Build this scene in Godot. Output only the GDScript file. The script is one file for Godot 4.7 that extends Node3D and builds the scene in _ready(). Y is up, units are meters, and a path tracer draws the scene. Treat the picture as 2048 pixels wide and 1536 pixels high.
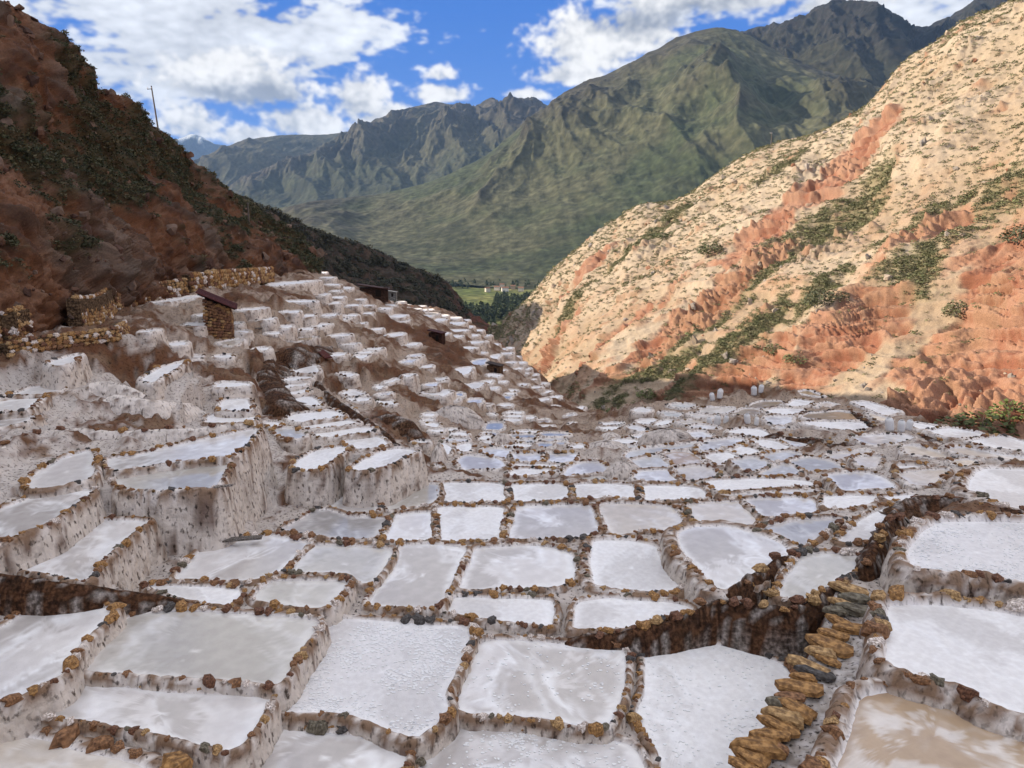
extends Node3D
# Salt terraces in a dry ravine. y is up, metres; the eye of the photograph is the origin, looking towards -z and 12 degrees down.

const FOCAL := 1540.0
const PITCH := -12.0
var sp := 0.0
var cp := 1.0
var rng := RandomNumberGenerator.new()
var n_big := FastNoiseLite.new()      # about one unit per feature
var n_fine := FastNoiseLite.new()
var n_ridge := FastNoiseLite.new()
var n_cell := FastNoiseLite.new()
var M := {}
var used := {}
var specs := []

func _ready() -> void:
	sp = sin(deg_to_rad(PITCH))
	cp = cos(deg_to_rad(PITCH))
	rng.seed = 20240517
	n_big.seed = 3
	n_big.noise_type = FastNoiseLite.TYPE_SIMPLEX_SMOOTH
	n_big.frequency = 0.7
	n_big.fractal_octaves = 3
	n_fine.seed = 8
	n_fine.noise_type = FastNoiseLite.TYPE_SIMPLEX_SMOOTH
	n_fine.frequency = 1.0
	n_fine.fractal_octaves = 3
	n_ridge.seed = 5
	n_ridge.noise_type = FastNoiseLite.TYPE_SIMPLEX_SMOOTH
	n_ridge.frequency = 1.0
	n_ridge.fractal_type = FastNoiseLite.FRACTAL_RIDGED
	n_ridge.fractal_octaves = 4
	n_cell.seed = 4
	n_cell.noise_type = FastNoiseLite.TYPE_CELLULAR
	n_cell.frequency = 1.0
	n_cell.fractal_type = FastNoiseLite.FRACTAL_NONE
	# camera
	var cam := Camera3D.new()
	cam.name = "camera"
	cam.fov = rad_to_deg(2.0 * atan(768.0 / FOCAL))
	cam.near = 0.5
	cam.far = 40000.0
	cam.rotation_degrees = Vector3(PITCH, 0, 0)
	add_child(cam)
	# sky
	var env := Environment.new()
	env.background_mode = Environment.BG_SKY
	env.sky = Sky.new()
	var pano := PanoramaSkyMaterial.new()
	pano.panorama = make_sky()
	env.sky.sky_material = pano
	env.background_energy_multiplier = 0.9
	env.tonemap_mode = Environment.TONE_MAPPER_LINEAR
	env.tonemap_exposure = 2.15
	env.sdfgi_enabled = true
	env.ssao_enabled = true
	env.ssil_enabled = true
	env.fog_enabled = true
	env.fog_mode = Environment.FOG_MODE_EXPONENTIAL
	env.fog_density = 0.00004
	env.fog_light_color = Color(0.60, 0.76, 0.97)
	var we := WorldEnvironment.new()
	we.name = "world"
	we.environment = env
	add_child(we)
	# the low afternoon sun stands to the left
	var sun := DirectionalLight3D.new()
	sun.name = "sun"
	sun.light_energy = 1.35
	sun.light_color = Color(1.0, 0.935, 0.84)
	sun.light_angular_distance = 0.5
	sun.shadow_enabled = true
	var az := deg_to_rad(-83.0)
	var el := deg_to_rad(20.3)
	var to := Vector3(sin(az) * cos(el), sin(el), -cos(az) * cos(el))
	add_child(sun)
	sun.look_at_from_position(Vector3.ZERO, -to, Vector3.UP)
	var t0 := Time.get_ticks_msec()
	make_materials()
	M.pole = plain(Color(0.12, 0.10, 0.085), 0.85)
	make_rocks()
	# land
	list_surveyed_ground()
	list_ponds()
	level_ponds()
	list_brown_ground()
	carve_ground()
	build_ground()
	print("ground ", Time.get_ticks_msec() - t0)
	left_hill()
	brown_ridge()
	red_slope()
	print("hills ", Time.get_ticks_msec() - t0)
	valley()
	mountains()
	print("mountains ", Time.get_ticks_msec() - t0)
	# ponds
	for k in specs.size():
		build_pond(specs[k], k)
	print("ponds ", specs.size(), " ", Time.get_ticks_msec() - t0)
	things()
	print("all ", Time.get_ticks_msec() - t0, " nodes ", get_child_count())

# ---------- naming and small helpers ----------
func numbered(called: String) -> String:
	var k: int = used.get(called, 0)
	used[called] = k + 1
	return called if k == 0 else "%s_%03d" % [called, k]

func thing(called: String, label: String, category: String, at: Vector3, group := "") -> Node3D:
	var o := Node3D.new()
	o.name = numbered(called)
	add_child(o)
	o.position = at
	o.set_meta("label", label)
	o.set_meta("category", category)
	if group != "":
		o.set_meta("group", group)
	return o

func part(called: String, mesh: Mesh, mat: Material, parent: Node3D, at := Vector3.ZERO) -> MeshInstance3D:
	var o := MeshInstance3D.new()
	o.name = called
	o.mesh = mesh
	o.material_override = mat
	o.position = at
	parent.add_child(o, true)
	return o

func struct(called: String, mesh: Mesh, mat: Material, label := "") -> MeshInstance3D:
	var o := MeshInstance3D.new()
	o.name = numbered(called)
	o.mesh = mesh
	o.material_override = mat
	add_child(o)
	o.set_meta("kind", "structure")
	if label != "":
		o.set_meta("label", label)
	return o

func ray(px: float, py: float) -> Vector3:
	var x := (px - 1024.0) / FOCAL
	var y := -(py - 768.0) / FOCAL
	return Vector3(x, y * cp + sp, y * sp - cp)

func at_level(px: float, py: float, y: float) -> Vector3:
	var d := ray(px, py)
	return d * (y / d.y)

func at_dist(px: float, py: float, r: float) -> Vector3:
	var d := ray(px, py)
	return d * (r / sqrt(d.x * d.x + d.z * d.z))

func photo(p: Vector3) -> Vector2:      # where a point of the place stands in the photograph
	var f := -(p.y * sp - p.z * cp)
	f = p.y * sp - p.z * cp
	var up := p.y * cp + p.z * sp
	return Vector2(1024.0 + FOCAL * p.x / f, 768.0 - FOCAL * up / f)

func sstep(a: float, b: float, x: float) -> float:
	var t := clampf((x - a) / (b - a), 0.0, 1.0)
	return t * t * (3.0 - 2.0 * t)

func fbm2(x: float, y: float) -> float:
	return n_big.get_noise_2d(x, y)

# A grid of nu columns by nv rows as one smooth mesh; wrap joins the last column to the first.
func grid_mesh(P: PackedVector3Array, C: PackedColorArray, nu: int, nv: int, wrap := false, up := true) -> ArrayMesh:
	var N := PackedVector3Array()
	N.resize(P.size())
	for j in nv:
		var ja := maxi(j - 1, 0) * nu
		var jb := mini(j + 1, nv - 1) * nu
		for i in nu:
			var a: int
			var b: int
			if wrap:
				a = (i + nu - 1) % nu
				b = (i + 1) % nu
			else:
				a = maxi(i - 1, 0)
				b = mini(i + 1, nu - 1)
			var n := (P[j * nu + b] - P[j * nu + a]).cross(P[jb + i] - P[ja + i])
			N[j * nu + i] = n.normalized() if n.length_squared() > 1e-16 else Vector3.UP
	var flip := false
	if up:
		var s := 0.0
		for k in range(0, N.size(), 7):
			s += N[k].y
		flip = s < 0.0
	if flip:
		for k in N.size():
			N[k] = -N[k]
	if up:
		for k in range(N.size() - nu, N.size()):
			if N[k].y < -0.99:
				N[k] = Vector3.UP
	var I := PackedInt32Array()
	var last := nu if wrap else nu - 1
	I.resize(last * (nv - 1) * 6)
	var w := 0
	for j in nv - 1:
		for i in last:
			var a := j * nu + i
			var b := j * nu + (i + 1) % nu
			var c := a + nu
			var d := b + nu
			if flip:
				I[w] = a; I[w + 1] = b; I[w + 2] = d; I[w + 3] = a; I[w + 4] = d; I[w + 5] = c
			else:
				I[w] = a; I[w + 1] = d; I[w + 2] = b; I[w + 3] = a; I[w + 4] = c; I[w + 5] = d
			w += 6
	var arr := []
	arr.resize(Mesh.ARRAY_MAX)
	arr[Mesh.ARRAY_VERTEX] = P
	arr[Mesh.ARRAY_NORMAL] = N
	if C.size() == P.size():
		arr[Mesh.ARRAY_COLOR] = C
	arr[Mesh.ARRAY_INDEX] = I
	var m := ArrayMesh.new()
	m.add_surface_from_arrays(Mesh.PRIMITIVE_TRIANGLES, arr)
	return m

# Loose triangles with flat normals.
func tri_mesh(P: PackedVector3Array, C := PackedColorArray()) -> ArrayMesh:
	var N := PackedVector3Array()
	N.resize(P.size())
	for k in range(0, P.size(), 3):
		var n := (P[k + 2] - P[k]).cross(P[k + 1] - P[k]).normalized()
		N[k] = n; N[k + 1] = n; N[k + 2] = n
	var arr := []
	arr.resize(Mesh.ARRAY_MAX)
	arr[Mesh.ARRAY_VERTEX] = P
	arr[Mesh.ARRAY_NORMAL] = N
	if C.size() == P.size():
		arr[Mesh.ARRAY_COLOR] = C
	var m := ArrayMesh.new()
	m.add_surface_from_arrays(Mesh.PRIMITIVE_TRIANGLES, arr)
	return m

func box_tris(P: PackedVector3Array, t: Transform3D, size: Vector3) -> void:
	var h := size * 0.5
	var c := []
	for k in 8:
		c.append(t * Vector3(h.x if k & 1 else -h.x, h.y if k & 2 else -h.y, h.z if k & 4 else -h.z))
	for q in [[0, 2, 3, 1], [4, 5, 7, 6], [0, 1, 5, 4], [2, 6, 7, 3], [0, 4, 6, 2], [1, 3, 7, 5]]:
		P.append_array([c[q[0]], c[q[2]], c[q[1]], c[q[0]], c[q[3]], c[q[2]]])

# ---------- materials ----------
func noise_tex(freq: float, seed_: int, lo: Color, hi: Color, octaves := 5, normal := false, strength := 4.0, kind := 3, size := 512, spread := 0.24) -> NoiseTexture2D:
	var n := FastNoiseLite.new()
	n.seed = seed_
	n.noise_type = kind
	n.frequency = freq
	n.fractal_octaves = octaves
	if kind == FastNoiseLite.TYPE_CELLULAR:
		n.cellular_return_type = FastNoiseLite.RETURN_DISTANCE
	var t := NoiseTexture2D.new()
	t.width = size
	t.height = size
	t.seamless = true
	t.noise = n
	if normal:
		t.as_normal_map = true
		t.bump_strength = strength
	else:
		var g := Gradient.new()
		g.set_color(0, lo)
		g.set_color(1, hi)
		g.set_offset(0, 0.5 - spread)
		g.set_offset(1, 0.5 + spread)
		t.color_ramp = g
	return t

func earth(scale: float, rough: float, tex: Texture2D, nrm: Texture2D, depth := 1.0) -> StandardMaterial3D:
	var m := StandardMaterial3D.new()
	m.vertex_color_use_as_albedo = true
	m.albedo_texture = tex
	m.roughness = rough
	m.metallic_specular = 0.3
	m.uv1_triplanar = true
	m.uv1_world_triplanar = true
	m.uv1_scale = Vector3.ONE / scale
	if nrm:
		m.normal_enabled = true
		m.normal_texture = nrm
		m.normal_scale = depth
	return m

func plain(c: Color, rough := 0.8) -> StandardMaterial3D:
	var m := StandardMaterial3D.new()
	m.albedo_color = c.linear_to_srgb()
	m.roughness = rough
	return m

func make_materials() -> void:
	var fine := noise_tex(0.02, 11, Color(0.42, 0.40, 0.38), Color(1, 1, 1), 6)
	var soft := noise_tex(0.02, 17, Color(0.955, 0.952, 0.95), Color(1, 1, 1), 7)
	var grain := noise_tex(0.10, 12, Color(0.80, 0.80, 0.81), Color(1, 1, 1), 5)
	# salt crust with the dark pits and brown flecks of the earth beneath
	var fleck := noise_tex(0.022, 18, Color(0.16, 0.115, 0.085), Color(1, 0.99, 0.98), 5, false, 4.0, 3, 1024, 0.12)
	fleck.color_ramp.set_offset(0, 0.17)
	fleck.color_ramp.set_offset(1, 0.37)
	var fine_n := noise_tex(0.02, 13, Color.BLACK, Color.WHITE, 6, true, 12.0)
	var grain_n := noise_tex(0.10, 14, Color.BLACK, Color.WHITE, 4, true, 6.0)
	var rock_n := noise_tex(0.015, 15, Color.BLACK, Color.WHITE, 6, true, 20.0)
	M.ground = earth(2.2, 0.9, fleck, fine_n, 1.3)
	M.wall = earth(2.4, 0.85, fleck, fine_n, 1.3)
	M.wall.uv1_scale = Vector3(0.42, 0.24, 0.42)
	M.bank = earth(1.0, 0.95, fine, rock_n, 1.8)
	M.hill = earth(4.0, 0.95, grain, fine_n, 0.9)
	M.slope = earth(5.0, 0.95, grain, fine_n, 0.8)
	M.mountain = earth(260.0, 0.95, noise_tex(0.03, 23, Color(0.62, 0.64, 0.60), Color(1, 1, 1), 6), fine_n, 0.7)
	M.crust = earth(1.4, 0.36, soft, grain_n, 0.16)       # dry salt
	M.wet = earth(3.4, 0.13, soft, grain_n, 0.035)         # salt under a film of brine
	M.brine = earth(0.6, 0.1, grain, null)                # still brine
	M.brine.metallic_specular = 0.5
	M.wet.metallic_specular = 0.5
	var st := [Color(0.34, 0.19, 0.07), Color(0.24, 0.125, 0.06), Color(0.085, 0.08, 0.078), Color(0.15, 0.135, 0.10), Color(0.66, 0.60, 0.56), Color(0.16, 0.075, 0.042), Color(0.40, 0.26, 0.12)]
	M.stones = []
	var stone_t := noise_tex(0.03, 21, Color(0.5, 0.46, 0.42), Color(1, 1, 1), 6)
	for c in st:
		var m := StandardMaterial3D.new()
		m.albedo_color = c.linear_to_srgb() * 1.2
		m.albedo_color.a = 1.0
		m.albedo_texture = stone_t
		m.roughness = 0.85
		m.uv1_triplanar = true
		m.uv1_scale = Vector3.ONE * 0.45
		m.normal_enabled = true
		m.normal_texture = rock_n
		m.normal_scale = 1.2
		M.stones.append(m)
	M.rubble = earth(0.9, 0.9, grain, fine_n, 0.6)
	M.far_stone = earth(0.7, 0.9, fine, null)
	M.leaf = StandardMaterial3D.new()
	M.leaf.vertex_color_use_as_albedo = true
	M.leaf.roughness = 0.8
	M.leaf.backlight_enabled = true
	M.leaf.backlight = Color(0.25, 0.28, 0.15)
	M.white = plain(Color(0.78, 0.78, 0.78), 0.35)
	M.sack = earth(0.3, 0.6, grain, fine_n, 0.6)
	M.red_roof = earth(0.5, 0.7, fine, fine_n, 0.5)
	M.wood = earth(0.4, 0.85, fine, fine_n, 0.7)

# ---------- sky ----------
var cloud_blobs := []
func sky_at(d: Vector3, q: Vector2) -> Color:
	# d: direction; q: the same direction as a place on a wide flat map of the sky, in degrees (azimuth, elevation)
	var el := q.y
	var t := clampf(el / 55.0, 0.0, 1.0)
	var blue := Color(0.022, 0.125, 0.42).lerp(Color(0.012, 0.065, 0.29), pow(t, 0.6))
	var haze := exp(-maxf(el, 0.0) / 5.0)
	blue = blue.lerp(Color(0.19, 0.31, 0.48), 0.5 * haze)
	# a stretched map for high cloud streaks, a round one for heaps
	var s1 := n_big.get_noise_2d(q.x * 0.16 + q.y * 0.10 + 40.0, q.y * 0.42 - q.x * 0.05)
	var s2 := n_fine.get_noise_2d(q.x * 0.55 + q.y * 0.35, q.y * 1.3 - q.x * 0.18)
	var puff := n_big.get_noise_2d(q.x * 0.42 + 7.0, q.y * 0.55 + 90.0) * 0.7 + n_fine.get_noise_2d(q.x * 1.1, q.y * 1.4 + 30.0) * 0.45
	var sheet := 0.0
	var heap := 0.0
	var grey := 0.0
	var inside := 0.0
	for b in cloud_blobs:
		var dx: float = (q.x - b[0]) / b[2]
		var dy: float = (q.y - b[1]) / b[3]
		if absf(dx) > 2.6 or absf(dy) > 2.6:
			continue
		var r := dx * dx + dy * dy
		var g: float = exp(-r * 0.9)
		if b[4] == 0:
			sheet += g * b[5]
		elif b[4] == 1:
			if dy < 0.0:
				g = exp(-(dx * dx + dy * dy * 2.2) * 0.9)
			heap = maxf(heap, g * b[5])
			grey += g * b[6] * sstep(0.5, -0.7, dy)
		else:
			inside += g * b[5]
	# beyond the modelled part: a fair-weather cover of the same kind, made brighter overhead
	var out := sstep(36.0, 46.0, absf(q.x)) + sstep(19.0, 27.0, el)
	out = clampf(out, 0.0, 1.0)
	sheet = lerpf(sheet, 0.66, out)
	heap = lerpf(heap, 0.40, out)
	var a := sstep(0.34, 0.95, sheet * 0.78 - inside + s1 * 0.95 + s2 * 0.62)
	var h := sstep(0.36, 0.70, heap * 0.96 + puff * 0.42)
	var light := 0.84 + 0.30 * s1 + 0.20 * s2
	var c := blue.lerp(Color(0.475, 0.485, 0.50) * light * 1.1, a * 0.92)
	var shade := clampf(grey * 1.5 - puff * 0.7, 0.0, 1.0)
	var hc := Color(0.575, 0.565, 0.55).lerp(Color(0.205, 0.225, 0.265), shade)
	hc = hc * (0.93 + 0.16 * puff)
	c = c.lerp(hc, h)
	return c

func photo_deg(px: float, py: float) -> Vector2:
	var d := ray(px, py).normalized()
	return Vector2(rad_to_deg(atan2(d.x, -d.z)), rad_to_deg(asin(d.y)))

func blob(px: float, py: float, rx: float, ry: float, kind: int, amount: float, grey := 0.0) -> void:
	var q := photo_deg(px, py)
	cloud_blobs.append([q.x, q.y, rx / 27.0, ry / 27.0, kind, amount, grey])

func make_sky() -> ImageTexture:
	# high sheet over the upper left
	blob(330, 60, 300, 110, 0, 0.95)
	blob(620, 130, 260, 70, 0, 0.75)
	blob(480, 40, 420, 60, 0, 0.7)
	blob(240, 210, 160, 120, 0, 0.85)
	blob(760, 40, 150, 50, 0, 0.45)
	blob(700, 260, 120, 70, 0, 0.35)
	blob(1500, 20, 330, 60, 0, 0.8)
	blob(1850, 30, 200, 60, 0, 0.9)
	blob(990, 110, 60, 40, 0, 0.35)
	blob(1420, 150, 120, 70, 0, 0.35)
	# heaps
	blob(470, 165, 150, 62, 1, 1.0, 0.75)
	blob(430, 145, 70, 50, 1, 1.0, 0.1)
	blob(540, 180, 70, 45, 1, 0.95, 0.7)
	blob(720, 205, 60, 65, 1, 1.0, 0.05)
	blob(770, 245, 90, 45, 1, 1.0, 0.1)
	blob(610, 250, 90, 40, 1, 1.0, 0.1)
	blob(500, 275, 70, 28, 1, 0.95, 0.1)
	blob(880, 190, 70, 28, 1, 0.9, 0.15)
	blob(880, 150, 45, 20, 1, 0.8, 0.1)
	blob(380, 250, 80, 50, 1, 0.85, 0.35)
	blob(1180, 95, 120, 75, 1, 1.0, 0.12)
	blob(1140, 150, 80, 30, 1, 0.95, 0.3)
	blob(1270, 70, 110, 60, 1, 0.95, 0.15)
	blob(1050, 190, 55, 16, 1, 0.8, 0.1)
	blob(1420, -5, 240, 42, 1, 0.95, 0.85)
	blob(1330, 30, 110, 30, 1, 0.7, 0.75)
	blob(1690, 5, 140, 26, 1, 0.8, 0.2)
	# clear holes
	blob(170, 65, 60, 26, 2, 0.8)
	blob(900, 80, 150, 80, 2, 0.75)
	blob(640, 215, 70, 40, 2, 0.6)
	blob(590, 250, 260, 26, 2, 0.7)
	blob(420, 215, 160, 18, 2, 0.5)
	blob(600, 20, 90, 30, 2, 0.3)
	blob(780, 130, 60, 40, 2, 0.35)
	blob(1060, 60, 60, 60, 2, 0.5)
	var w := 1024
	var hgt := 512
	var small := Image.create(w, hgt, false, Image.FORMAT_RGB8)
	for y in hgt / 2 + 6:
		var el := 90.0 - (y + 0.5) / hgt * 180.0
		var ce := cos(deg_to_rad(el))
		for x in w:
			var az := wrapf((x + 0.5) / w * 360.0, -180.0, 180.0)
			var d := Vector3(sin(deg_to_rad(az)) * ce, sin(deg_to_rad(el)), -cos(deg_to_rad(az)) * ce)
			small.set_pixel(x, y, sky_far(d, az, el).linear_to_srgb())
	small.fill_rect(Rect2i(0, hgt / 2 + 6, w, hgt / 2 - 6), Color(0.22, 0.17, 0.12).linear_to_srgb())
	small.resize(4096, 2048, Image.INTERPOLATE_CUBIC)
	for y in range(790, 1030):
		var el := 90.0 - (y + 0.5) / 2048.0 * 180.0
		for k in 916:
			var x := (k - 458 + 4096) % 4096
			var az := (k - 457.5) / 4096.0 * 360.0
			var c := sky_at(Vector3.ZERO, Vector2(az, el))
			small.set_pixel(x, y, Color(minf(c.r, 1.0), minf(c.g, 1.0), minf(c.b, 1.0)).linear_to_srgb())
	return ImageTexture.create_from_image(small)

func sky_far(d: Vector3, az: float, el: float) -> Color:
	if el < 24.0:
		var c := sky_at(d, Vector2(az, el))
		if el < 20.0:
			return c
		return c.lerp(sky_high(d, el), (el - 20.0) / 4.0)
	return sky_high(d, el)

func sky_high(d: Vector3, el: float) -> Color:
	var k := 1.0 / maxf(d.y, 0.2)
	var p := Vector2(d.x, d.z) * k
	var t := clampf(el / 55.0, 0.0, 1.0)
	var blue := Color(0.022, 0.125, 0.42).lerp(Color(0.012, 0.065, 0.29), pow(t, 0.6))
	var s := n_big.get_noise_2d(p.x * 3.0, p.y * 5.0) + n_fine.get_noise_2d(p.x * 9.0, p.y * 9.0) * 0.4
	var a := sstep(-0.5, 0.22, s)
	return blue.lerp(Color(0.86, 0.83, 0.785) * (0.95 + 0.1 * s), a)  # unseen overhead cloud, made brighter and warmer to light the shaded salt

# ---------- the terraced ground: a height for every direction and distance ----------
var ctl_t := PackedFloat64Array()     # control points: turn, log distance, height
var ctl_l := PackedFloat64Array()
var ctl_y := PackedFloat64Array()
var ctl_w := PackedFloat64Array()
const T0 := -1.35
const T1 := 1.15
const L0 := 1.0
const L1 := 5.25
const GU := 150
const GV := 150
var coarse := PackedFloat32Array()
var GNU := 640
var GNV := 560
var gy := PackedFloat32Array()        # carved heights
var g_salt := PackedFloat32Array()

func ctl(p: Vector3) -> void:
	ctl_t.append(atan2(p.x, -p.z))
	ctl_l.append(log(Vector2(p.x, p.z).length()))
	ctl_y.append(p.y)

func cl(px: float, py: float, y: float) -> void:
	ctl(at_level(px, py, y))

func cr(px: float, r: float, y: float) -> void:
	var t := atan((px - 1024.0) / FOCAL)
	ctl(Vector3(sin(t) * r, y, -cos(t) * r))

func solve_ground() -> void:
	var n := ctl_t.size()
	var m := n + 1
	var A := []
	for i in m:
		var row := PackedFloat64Array()
		row.resize(m + 1)
		if i < n:
			for j in n:
				row[j] = sqrt((ctl_t[i] - ctl_t[j]) ** 2 + (ctl_l[i] - ctl_l[j]) ** 2 + 0.0004)
			row[i] -= 0.004
			row[n] = 1.0
			row[m] = ctl_y[i]
		else:
			for j in n:
				row[j] = 1.0
		A.append(row)
	for c in m:
		var best := c
		for r in range(c + 1, m):
			if absf(A[r][c]) > absf(A[best][c]):
				best = r
		var t = A[c]; A[c] = A[best]; A[best] = t
		var pivot: PackedFloat64Array = A[c]
		for r in range(c + 1, m):
			var row: PackedFloat64Array = A[r]
			var f := row[c] / pivot[c]
			if f != 0.0:
				for k in range(c, m + 1):
					row[k] -= f * pivot[k]
				A[r] = row
	ctl_w.resize(m)
	for c in range(m - 1, -1, -1):
		var row: PackedFloat64Array = A[c]
		var s := row[m]
		for k in range(c + 1, m):
			s -= row[k] * ctl_w[k]
		ctl_w[c] = s / row[c]
	coarse.resize(GU * GV)
	for j in GV:
		var l := lerpf(L0, L1, j / (GV - 1.0))
		for i in GU:
			var t := lerpf(T0, T1, i / (GU - 1.0))
			var s := ctl_w[n]
			for k in n:
				var a := t - ctl_t[k]
				var b := l - ctl_l[k]
				s += ctl_w[k] * sqrt(a * a + b * b + 0.0004)
			coarse[j * GU + i] = s

func bilinear(A: PackedFloat32Array, nu: int, nv: int, t: float, l: float) -> float:
	var u := clampf((t - T0) / (T1 - T0), 0.0, 0.99999) * (nu - 1)
	var v := clampf((l - L0) / (L1 - L0), 0.0, 0.99999) * (nv - 1)
	var i := int(u)
	var j := int(v)
	u -= i
	v -= j
	var k := j * nu + i
	return lerpf(lerpf(A[k], A[k + 1], u), lerpf(A[k + nu], A[k + nu + 1], u), v)

func base_height(x: float, z: float) -> float:
	return bilinear(coarse, GU, GV, atan2(x, -z), log(maxf(Vector2(x, z).length(), 0.5)))

func ground_height(x: float, z: float) -> float:
	return bilinear(gy, GNU, GNV, atan2(x, -z), log(maxf(Vector2(x, z).length(), 0.5)))

func hit(px: float, py: float, carved := true) -> Vector3:      # where that line of sight meets the ground
	var d := ray(px, py)
	d /= sqrt(d.x * d.x + d.z * d.z)
	var t := atan2(d.x, -d.z)
	var r := 3.0
	var last := r
	while r < 185.0:
		var g := bilinear(gy, GNU, GNV, t, log(r)) if carved else bilinear(coarse, GU, GV, t, log(r))
		if d.y * r < g:
			var lo := last
			var hi := r
			for k in 12:
				var mid := (lo + hi) * 0.5
				g = bilinear(gy, GNU, GNV, t, log(mid)) if carved else bilinear(coarse, GU, GV, t, log(mid))
				if d.y * mid < g:
					hi = mid
				else:
					lo = mid
			return d * hi
		last = r
		r *= 1.015
	return d * 120.0

# ---------- ponds: first listed, then levelled, then built ----------
func pond(label: String, kind: String, y: float, pts: Array, opt := {}) -> void:
	specs.append({"label": label, "kind": kind, "y": y, "pts": pts, "opt": opt})

func centre_px(pts: Array) -> Vector2:
	var c := Vector2.ZERO
	for k in range(0, pts.size(), 2):
		c += Vector2(pts[k], pts[k + 1])
	return c / (pts.size() / 2)

func level_ponds() -> void:
	for s in specs:
		if s.y != 0.0:
			var c := centre_px(s.pts)
			cl(c.x, c.y, s.y)
	solve_ground()
	for s in specs:
		if s.y == 0.0:
			var c := centre_px(s.pts)
			s.y = hit(c.x, c.y, false).y + s.opt.get("dy", 0.0)
		var poly := PackedVector2Array()
		var mid := Vector2.ZERO
		for k in range(0, s.pts.size(), 2):
			var p := at_level(s.pts[k], s.pts[k + 1], s.y)
			poly.append(Vector2(p.x, p.z))
			mid += Vector2(p.x, p.z)
		mid /= poly.size()
		# a rounded outline with even steps
		var far := mid.length()
		var step := clampf(far * 0.0042, 0.07, 0.6)
		var out := PackedVector2Array()
		var n := poly.size()
		for k in n:
			var a := poly[(k + n - 1) % n]
			var b := poly[k]
			var c := poly[(k + 1) % n]
			var e := poly[(k + 2) % n]
			var cnt := maxi(2, int(b.distance_to(c) / step))
			for i in cnt:
				var t := float(i) / cnt
				var cr_ := b.cubic_interpolate(c, a, e, t)
				out.append(b.lerp(c, t).lerp(cr_, 0.55))
		var area := 0.0
		for k in out.size():
			area += out[k].cross(out[(k + 1) % out.size()])
		if area < 0.0:
			out.reverse()
		# soften and roughen
		n = out.size()
		var res := PackedVector2Array()
		res.resize(n)
		for pass_ in 2:
			for k in n:
				res[k] = out[(k + n - 1) % n] * 0.25 + out[k] * 0.5 + out[(k + 1) % n] * 0.25
			out = res.duplicate()
		var rough := clampf(far * 0.002, 0.03, 0.12)
		for k in n:
			var tan := (out[(k + 1) % n] - out[(k + n - 1) % n]).normalized()
			var nor := Vector2(tan.y, -tan.x)
			res[k] = out[k] + nor * rough * (n_big.get_noise_2d(out[k].x * 1.3, out[k].y * 1.3) + 0.6 * n_fine.get_noise_2d(out[k].x * 4.0, out[k].y * 4.0))
		s.poly = res
		s.mid = mid
		s.far = far
		s.step = step

func carve_ground() -> void:
	var total := GNU * GNV
	gy.resize(total)
	g_salt.resize(total)
	var low := PackedFloat32Array()
	low.resize(total)
	low.fill(999.0)
	var near := PackedFloat32Array()
	near.resize(total)
	near.fill(9.0)
	var du := (T1 - T0) / (GNU - 1)
	var dv := (L1 - L0) / (GNV - 1)
	for s in specs:
		var poly: PackedVector2Array = s.poly
		var thin := PackedVector2Array()
		var skip := maxi(1, poly.size() / 36)
		for k in range(0, poly.size(), skip):
			thin.append(poly[k])
		var reach := 1.5
		var t_lo := 9.0
		var t_hi := -9.0
		var l_lo := 99.0
		var l_hi := -99.0
		for p in thin:
			var t := atan2(p.x, -p.y)
			var l := log(p.length())
			t_lo = minf(t_lo, t); t_hi = maxf(t_hi, t); l_lo = minf(l_lo, l); l_hi = maxf(l_hi, l)
		var pad := 1.7 / exp(l_lo)
		var i0 := clampi(int((t_lo - pad - T0) / du), 0, GNU - 1)
		var i1 := clampi(int((t_hi + pad - T0) / du) + 1, 0, GNU - 1)
		var j0 := clampi(int((l_lo - pad - L0) / dv), 0, GNV - 1)
		var j1 := clampi(int((l_hi + pad - L0) / dv) + 1, 0, GNV - 1)
		var n := thin.size()
		var y: float = s.y
		for j in range(j0, j1 + 1):
			var r := exp(L0 + j * dv)
			for i in range(i0, i1 + 1):
				var t := T0 + i * du
				var p := Vector2(sin(t) * r, -cos(t) * r)
				var best := 1e9
				var inside := false
				var b := thin[n - 1]
				for c in thin:
					var e := c - b
					var w := p - b
					var q := w - e * clampf(w.dot(e) / maxf(e.length_squared(), 1e-9), 0.0, 1.0)
					best = minf(best, q.length_squared())
					if (c.y > p.y) != (b.y > p.y) and p.x < (b.x - c.x) * (p.y - c.y) / (b.y - c.y) + c.x:
						inside = not inside
					b = c
				var dist := sqrt(best)
				var k := j * GNU + i
				if inside:
					low[k] = minf(low[k], y - 0.10)
					near[k] = 0.0
				elif dist < reach:
					if dist < 0.75:
						low[k] = minf(low[k], y)
					elif low[k] > 900.0:
						low[k] = y
					near[k] = minf(near[k], dist)
	for j in GNV:
		var l := L0 + j * dv
		var r := exp(l)
		for i in GNU:
			var t := T0 + i * du
			var k := j * GNU + i
			var x := sin(t) * r
			var z := -cos(t) * r
			var h := bilinear(coarse, GU, GV, t, l)
			var nz := n_big.get_noise_2d(x * 0.5, z * 0.5)
			var fine := n_fine.get_noise_2d(x * 1.6, z * 1.6)
			var w := sstep(1.45, 0.6, near[k])
			var free := h + (nz * 0.30 + fine * 0.16 + n_ridge.get_noise_2d(x * 0.45, z * 0.45) * 0.25) * clampf(r * 0.03, 0.4, 1.5)
			if low[k] < 900.0:
				h = lerpf(free, minf(low[k], free) - 0.03 + fine * 0.03, w)
			else:
				h = free
			gy[k] = h
			g_salt[k] = w

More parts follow.
